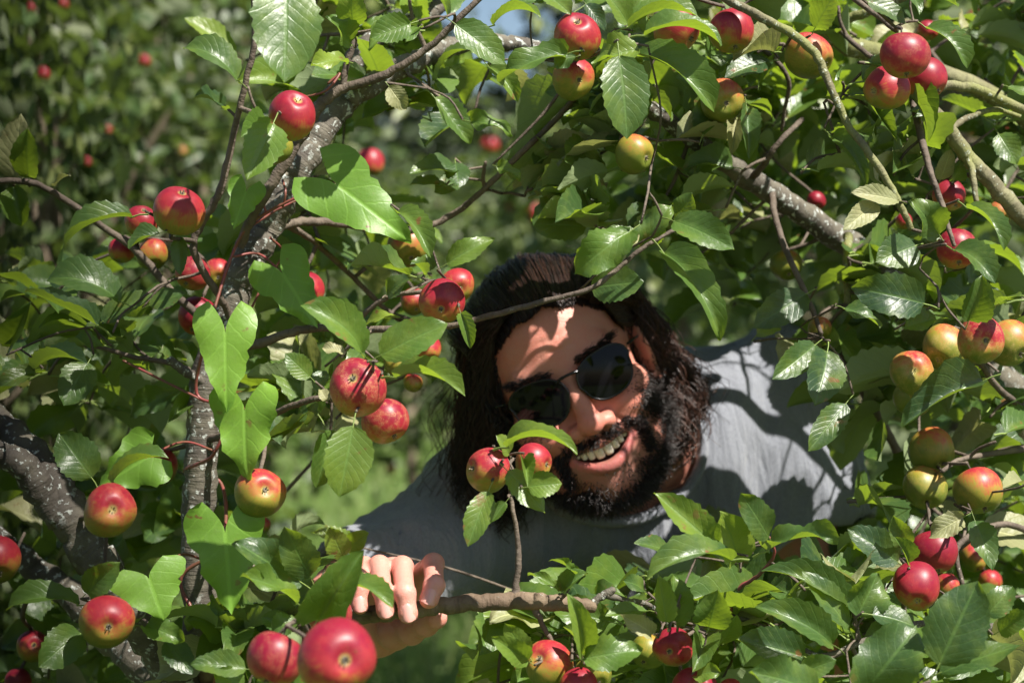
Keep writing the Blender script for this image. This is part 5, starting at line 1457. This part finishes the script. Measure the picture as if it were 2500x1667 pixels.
for (x0, y0, x1, y1, Y0, Y1, n, tree, tint) in REG:
    made = 0
    for _ in range(n * 6):
        if made >= n: break
        p = P(rnd.uniform(x0, x1), rnd.uniform(y0, y1), rnd.uniform(Y0, Y1))
        if tree.nearest(p)[0] > .30 or blocked(p, .03): continue
        if tree.spur(p, rnd.randint(4, 7), tint=tint, check=ok): made += 1; tree.connect(p, .0014)
# leaf spurs added to the right-hand tree to cast dappled shade on the man
shade_pts = []
for _ in range(900):
    a = P(rnd.uniform(1180, 1560), rnd.uniform(640, 1180), 1.86); b = P(rnd.uniform(1650, 2080), rnd.uniform(840, 1300), 2.1)
    c = a if rnd.random() < .6 else b
    p = c + SUN_DIR * rnd.uniform(.13, .6)
    x, y = proj(p)
    if blocked(p, .03) or shades(p, .02, False) or tr.nearest(p)[0] > .34: continue
    shade_pts.append(p)
print('shade points', len(shade_pts))
for p in shade_pts[:110]:
    if tr.spur(p, rnd.randint(4, 6), tint=(.1, .6), check=okd, palech=0, L=(.04, .062)): tr.connect(p, .0014)
up_n = 0  # unseen leaf spurs added overhead to keep sky light off the man
for _ in range(900):
    p = Vector((rnd.uniform(-.35, 1.0), rnd.uniform(1.85, 2.8), rnd.uniform(1.74, 2.4)))
    if proj(p)[1] > -40 or shades(p, .03, False): continue
    tree = tl if p.x < .05 else tr
    if tree.nearest(p)[0] > .42: continue
    if tree.spur(p, rnd.randint(5, 8), tint=(.1, .6), check=lambda q, l: proj(q)[1] < -15 and not shades(q, l, False)): tree.connect(p, .0014); up_n += 1
    if up_n > 130: break
tl.finish(); tr.finish()
# ------------------------------------------------------------------ ground and grass
def mat_ground():
    t = NT("turf")
    pos = t.n("ShaderNodeNewGeometry").outputs["Position"]
    c = t.mix(t.smooth(t.noise(pos, 1.3, 4), .35, .65), (.05, .095, .02), (.10, .14, .035))
    c = t.mix(t.smooth(t.noise(pos, 25, 4), .5, .7), c, (.12, .12, .05))
    return t.out(t.principled(Base_Color=c, Roughness=.95, Normal=t.bump(t.noise(pos, 60, 3), .6, .02)).outputs[0])
ys = np.concatenate([np.linspace(-8, 12, 21), np.linspace(14, 60, 12), [120, 220]]); xs = np.concatenate([[-180, -80, -40], np.linspace(-20, 20, 21), [40, 80, 180]])
gv = [(x, y, .03 * math.sin(x * .9 + y * .5) * (abs(y) < 60) * 0 - .0) for y in ys for x in xs]
gq = [(j * len(xs) + i, j * len(xs) + i + 1, (j + 1) * len(xs) + i + 1, (j + 1) * len(xs) + i) for j in range(len(ys) - 1) for i in range(len(xs) - 1)]
o = obj("ground", np_mesh("ground", np.array(gv), np.array(gq), mats=(mat_ground(),))); o["kind"] = "structure"
def mat_grass():
    t = NT("grass_blades")
    tint = t.n("ShaderNodeAttribute", attribute_name="ltint", attribute_type='GEOMETRY').outputs["Fac"]
    c = t.ramp(tint, [(0, (.07, .15, .025)), (.5, (.16, .27, .05)), (1, (.34, .36, .15))])
    pr = t.principled(Base_Color=c, Roughness=.5)
    tr_ = t.n("ShaderNodeBsdfTranslucent"); t.t.links.new(t.mix(.4, c, (.22, .42, .04)), tr_.inputs[0])
    mx = t.n("ShaderNodeMixShader", {0: .4}); t.t.links.new(pr.outputs[0], mx.inputs[1]); t.t.links.new(tr_.outputs[0], mx.inputs[2])
    return t.out(mx.outputs[0])
n = 90000
gy = 1.2 + 30 * nrs.rand(n) ** 1.5; gx = (nrs.rand(n) - .5) * (1.6 + gy * .75)
hgt = nrs.uniform(.06, .26, n) * (1 + .5 * np.sin(gx * 1.7) * np.sin(gy * .8)); wd = .0022 + .0011 * gy / 4
an = nrs.rand(n) * 6.283; lean = nrs.uniform(.1, .8, n) * hgt; la = nrs.rand(n) * 6.283
px_ = np.stack([np.cos(an) * wd, np.sin(an) * wd, 0 * wd], 1); ld = np.stack([np.cos(la) * lean, np.sin(la) * lean, 0 * lean], 1)
b0 = np.stack([gx, gy, 0 * gx - .003], 1); up_ = np.array([0, 0, 1.0])
V = np.stack([b0 - px_, b0 + px_, b0 + px_ * .7 + ld * .35 + up_ * (hgt * .6)[:, None], b0 - px_ * .7 + ld * .35 + up_ * (hgt * .6)[:, None], b0 + px_ * .1 + ld + up_ * (hgt * .95)[:, None], b0 - px_ * .1 + ld + up_ * (hgt * .95)[:, None]], 1).reshape(-1, 3)
i = np.arange(n)[:, None] * 6
Q = np.stack([i + np.array([[0, 1, 2, 3]]), i + np.array([[3, 2, 4, 5]])], 1).reshape(-1, 4)
o = obj("grass", np_mesh("grass", V, Q, floats={"ltint": np.repeat(nrs.beta(1.7, 1.6, n), 6)}, mats=(mat_grass(),))); o["kind"] = "stuff"

# ------------------------------------------------------------------ orchard trees behind, out of focus
orchard = []
def crown_points(rs, n, h0, h1, rad):
    """clumps of leaves spread along the upper limbs, leaving gaps"""
    k = max(20, n // 42)
    a = rs.rand(k) * 6.283; t = rs.rand(k); rr = rad * np.sqrt(rs.rand(k)) * (1.05 - .65 * np.abs(t - .38) / .62)
    c = np.stack([np.cos(a) * rr, np.sin(a) * rr, h0 + (h1 - h0) * t], 1)
    i = rs.randint(0, k, n)
    return c[i] + rs.randn(n, 3) * np.array([.11, .11, .13]) , c
def orchard_proto(seed, h0, h1, rad, n, size=(.06, .095)):
    rs = np.random.RandomState(seed)
    p, c = crown_points(rs, n, h0, h1, rad)
    V, Q, uv, ti = leaf_mass(p, rs.uniform(size[0], size[1], n), seed)
    crown = np_mesh("crown", V, Q, uv, floats={"ltint": ti}, mats=(M_FARLEAF,))
    top = h1 - .5
    path = catmull([(0, 0, -.02), (.03, .02, h0 * .9), (-.05, .05, (h0 + top) * .5), (.04, 0, top)], 6)
    V, Q, uv = tube(path, np.linspace(.055, .012, len(path)), 9, .08); trunk = np_mesh("trunk", V, Q, uv, mats=(M_BARKF,))
    limbs = []
    for q in range(9):
        cc = c[rs.randint(len(c))]; z0 = h0 * .7 + (cc[2] - h0 * .7) * .35
        s0 = (0, 0, max(z0, h0 * .6)); L_ = catmull([s0, (cc[0] * .4, cc[1] * .4, s0[2] + (cc[2] - s0[2]) * .6), tuple(cc)], 5)
        limbs.append(tube(L_, np.linspace(.024, .006, len(L_)), 6, .08))
    Vs, Qs, Us, m = [], [], [], 0
    for a, b, u in limbs: Vs.append(a); Qs.append(b + m); Us.append(u); m += len(a)
    limb_me = [np_mesh("limb", a, b, u, mats=(M_BARKF,)) for a, b, u in limbs]
    return crown, trunk, limb_me
M_BARKF = mat_bark("pale_orchard_bark", (.16, .12, .09), (.26, .21, .15), (.34, .32, .26), .62)
protos = [orchard_proto(5, .55, 3.1, .95, 4200, (.05, .085)), orchard_proto(9, .95, 2.75, 1.05, 3400, (.05, .085)), orchard_proto(13, .35, 3.3, .8, 3800, (.05, .085))]
SPOT = [  # px, Y, proto, scale, label
 (-260, 5.6, 0, 1.0, "blurred orchard tree cut by the left edge of the picture"), (110, 6.4, 2, 1.1, "blurred orchard tree with a pale upright stem at far left"),
 (430, 7.2, 0, 1.0, "blurred orchard tree with a pale stem just left of the dark upright twig"), (-60, 8.2, 1, 1.15, "hazy orchard tree in the second row at far left"),
 (640, 11.5, 1, .95, "blurred orchard tree behind the slanting trunk"), (1000, 10.5, 1, .80, "blurred orchard tree seen between the trunk and the man's hair"),
 (1400, 9.2, 1, .80, "blurred orchard tree with red fruit above the man's head"), (1640, 7.4, 0, .95, "blurred dark orchard tree behind the man's back"),
 (1960, 6.2, 1, 1.05, "blurred orchard tree behind the man's shoulder"), (2330, 4.6, 0, .95, "blurred orchard tree with red fruit in the upper right corner"),
 (2620, 3.9, 2, 1.0, "blurred orchard tree cut by the right edge of the picture"), (2100, 9.5, 0, 1.15, "far blurred orchard tree filling the gap at upper right"),
 (330, 11.5, 0, 1.15, "far hazy orchard tree between the two left stems"), (1180, 24.0, 1, 1.1, "distant orchard tree low between the trunk and the man"), (800, 27.0, 1, 1.2, "distant orchard tree beyond the open grass"),
 (1560, 13.0, 0, .9, "far orchard tree right above the man's head"),
]
for i, (px, Y, k, s, lab) in enumerate(SPOT):
    cr, tk, lm = protos[k]
    loc = Vector(((px - 1250) / 5000 * Y, Y, 0))
    r = empty("orchard_tree", loc); tag(r, lab, "tree", "apple trees of the orchard behind")
    r.rotation_euler = (0, 0, i * 1.37); r.scale = (s, s, s)
    for nm, me in [("trunk", tk), ("crown", cr)] + [("limb", m) for m in lm]:
        c = bpy.data.objects.new(nm, me); coll.objects.link(c); c.parent = r
    if "pale" in lab:      # the pale young leader that stands clear of the crown towards the camera
        x = {2: (128, 5.5), 0: (442, 6.2)}[k]
        pth = catmull([loc + Vector((0, 0, .35)), P(x[0] - 12, 620, x[1]), P(x[0] - 6, 320, x[1]), P(x[0], 150, x[1]), P(x[0] + 14, -40, x[1])], 6)
        V, Q, uv = tube(pth, np.linspace(.014, .007, len(pth)), 8, .06)
        obj("leader", np_mesh("leader", V, Q, uv, mats=(M_BARKF,)), None).parent = r
        r.children[-1].matrix_parent_inverse = (Matrix.Translation(loc) @ Matrix.Rotation(i * 1.37, 4, 'Z') @ Matrix.Scale(s, 4)).inverted()
# ------------------------------------------------------------------ tree line beyond the orchard
def wood_proto(seed, h, rad, n):
    rs = np.random.RandomState(seed)
    k = 46; t = rs.rand(k); a = rs.rand(k) * 6.283; rr = rad * np.sqrt(rs.rand(k)) * np.sqrt(np.clip(1 - (t - .25) ** 2 * 1.6, .1, 1))
    c = np.stack([np.cos(a) * rr, np.sin(a) * rr, h * .12 + h * .85 * t], 1)
    i = rs.randint(0, k, n); p = c[i] + rs.randn(n, 3) * rad * .16
    V, Q, uv, ti = leaf_mass(p, rs.uniform(.20, .42, n), seed)
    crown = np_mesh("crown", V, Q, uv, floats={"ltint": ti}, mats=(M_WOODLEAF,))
    V, Q, uv = tube(catmull([(0, 0, -.05), (.1, 0, h * .3), (0, .1, h * .8)], 5), np.linspace(.3, .06, 11), 9, .08)
    return crown, np_mesh("trunk", V, Q, uv, mats=(M_BARKF,))
wp = [wood_proto(31, 9.5, 3.4, 5200), wood_proto(37, 8.0, 3.2, 4600)]
WS = [(-500, 30, 0, 1.1, "dark woodland tree beyond the orchard, outside the left edge"), (-60, 32, 1, 1.25, "dark woodland tree beyond the orchard at far left"), (250, 34, 0, 1.05, "dark woodland tree beyond the pale stems at left"),
 (560, 31, 1, 1.2, "dark woodland tree behind the upright twig"), (600, 36, 0, 1.1, "dark woodland tree behind the slanting trunk"), (1235, 44, 1, .78, "low woodland tree under the patch of sky"),
 (1830, 32, 0, 1.1, "dark woodland tree right of the patch of sky"), (2080, 34, 1, 1.25, "dark woodland tree beyond the right-hand limb"), (2250, 30, 0, 1.05, "dark woodland tree behind the crimson apple cluster"),
 (2620, 33, 1, 1.25, "dark woodland tree beyond the right edge"), (420, 42, 0, 1.25, "second-row woodland tree showing above the left orchard"), (1800, 46, 0, 1.3, "second-row woodland tree showing at upper right"), (880, 50, 1, .95, "far woodland tree showing left of the sky patch behind the slanting trunk"), (1130, 53, 0, .72, "farthest woodland tree, directly under the left end of the sky patch"), (1340, 52, 0, .72, "farthest woodland tree, directly under the right end of the sky patch"), (980, 40, 1, .88, "small far woodland tree left of the sky patch"), (1500, 40, 1, .95, "small far woodland tree right of the sky patch")]
for i, (px, Y, k, s, lab) in enumerate(WS):
    r = empty("woodland_tree", Vector(((px - 1250) / 5000 * Y, Y, 0))); tag(r, lab, "tree", "dark trees along the edge of the wood")
    r.rotation_euler = (0, 0, i * 2.1); r.scale = (s, s, s)
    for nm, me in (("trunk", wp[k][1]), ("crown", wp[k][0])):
        c = bpy.data.objects.new(nm, me); coll.objects.link(c); c.parent = r
    if "pale" in lab:      # the pale young leader that stands clear of the crown towards the camera
        x = {2: (128, 5.5), 0: (442, 6.2)}[k]
        pth = catmull([loc + Vector((0, 0, .35)), P(x[0] - 12, 620, x[1]), P(x[0] - 6, 320, x[1]), P(x[0], 150, x[1]), P(x[0] + 14, -40, x[1])], 6)
        V, Q, uv = tube(pth, np.linspace(.014, .007, len(pth)), 8, .06)
        obj("leader", np_mesh("leader", V, Q, uv, mats=(M_BARKF,)), None).parent = r
        r.children[-1].matrix_parent_inverse = (Matrix.Translation(loc) @ Matrix.Rotation(i * 1.37, 4, 'Z') @ Matrix.Scale(s, 4)).inverted()
# ------------------------------------------------------------------ fruit on the blurred trees behind
FAR = [(102, 182, 30, 5.4, .85, "round red blurred apple beside the pale stem at far left"), (350, 150, 28, 5.8, .8, "dull red blurred apple between the two pale stems"), (150, 10, 26, 5.5, .8, "blurred red apple at the top edge far left"),
 (445, 372, 22, 6.0, .2, "yellow-orange blurred apple right of the second pale stem"), (1196, 356, 40, 7.0, .9, "red blurred apple showing behind a dark leaf left of the yellow-green apple"), (1408, 374, 28, 8.6, .95, "vivid red blurred apple left of the yellow-green apple"),
 (1373, 516, 27, 8.6, .95, "vivid red blurred apple lowest of a scattered row above the man's head"), (1299, 514, 34, 8.4, .62, "orange-red blurred apple, upper of a touching pair above the man"), (1316, 538, 34, 8.4, .58, "orange-red blurred apple, lower of a touching pair above the man"),
 (1238, 511, 26, 8.8, .85, "dark red blurred apple left of the touching pair above the man"), (40, 672, 16, 6.2, .85, "tiny red blurred apple at the left edge halfway down"), (735, 1028, 26, 9.0, .7, "pink blurred apple below the russet pair"),
 (192, 1160, 48, 3.6, .8, "pink blurred apple above a smaller one behind the left limb"), (178, 1196, 36, 3.7, .85, "small pink blurred apple under another behind the left limb"), (1906, 832, 28, 5.8, .62, "pinkish blurred apple above the man's shoulder"),
 (1942, 825, 20, 5.8, .2, "yellow blurred apple above the man's shoulder"), (2110, 1048, 22, 5.6, .8, "dim red blurred apple right of the t-shirt sleeve"), (2384, 318, 40, 4.2, .85, "red blurred apple, left of a group near the mossy limb"),
 (2432, 322, 36, 4.2, .95, "dark red blurred apple, middle of a group near the mossy limb"), (2452, 310, 26, 4.3, .7, "reddish blurred apple, right of a group near the mossy limb"), (2472, 438, 16, 4.3, .95, "tiny red blurred apple beside the mossy limb"),
 (2381, 52, 42, 3.9, 1.0, "dark purple blurred apple in the upper right corner"), (2160, 1206, 24, 5.4, .45, "orange blurred apple right of the bare arm"), (2118, 1200, 22, 5.4, .8, "faint red blurred apple right of the bare arm"),
 (1750, 1050, 20, 9.0, .7, "tiny blurred apple behind the shirt"), (210, 395, 18, 6.0, .6, "faint orange blurred apple left of centre in the far foliage"), (262, 318, 18, 6.0, .45, "faint brownish blurred apple high in the left foliage"), (955, 1145, 24, 9.5, .55, "faint pink blurred apple over the open grass"), (70, 20, 20, 5.4, .7, "faint pink blurred apple near the top left corner")]
for (px, py, d, Y, red, lab) in FAR:
    if lab == "tiny blurred apple behind the shirt": continue
    Y *= .86 if Y > 3.8 else 1; red = min(red, .60)
    apple(px, py, d * 1.15, Y, (rnd.uniform(-.4, .4), -.7, rnd.uniform(.1, .6)), red, lab, None, group="out of focus apples in the background", far=True)
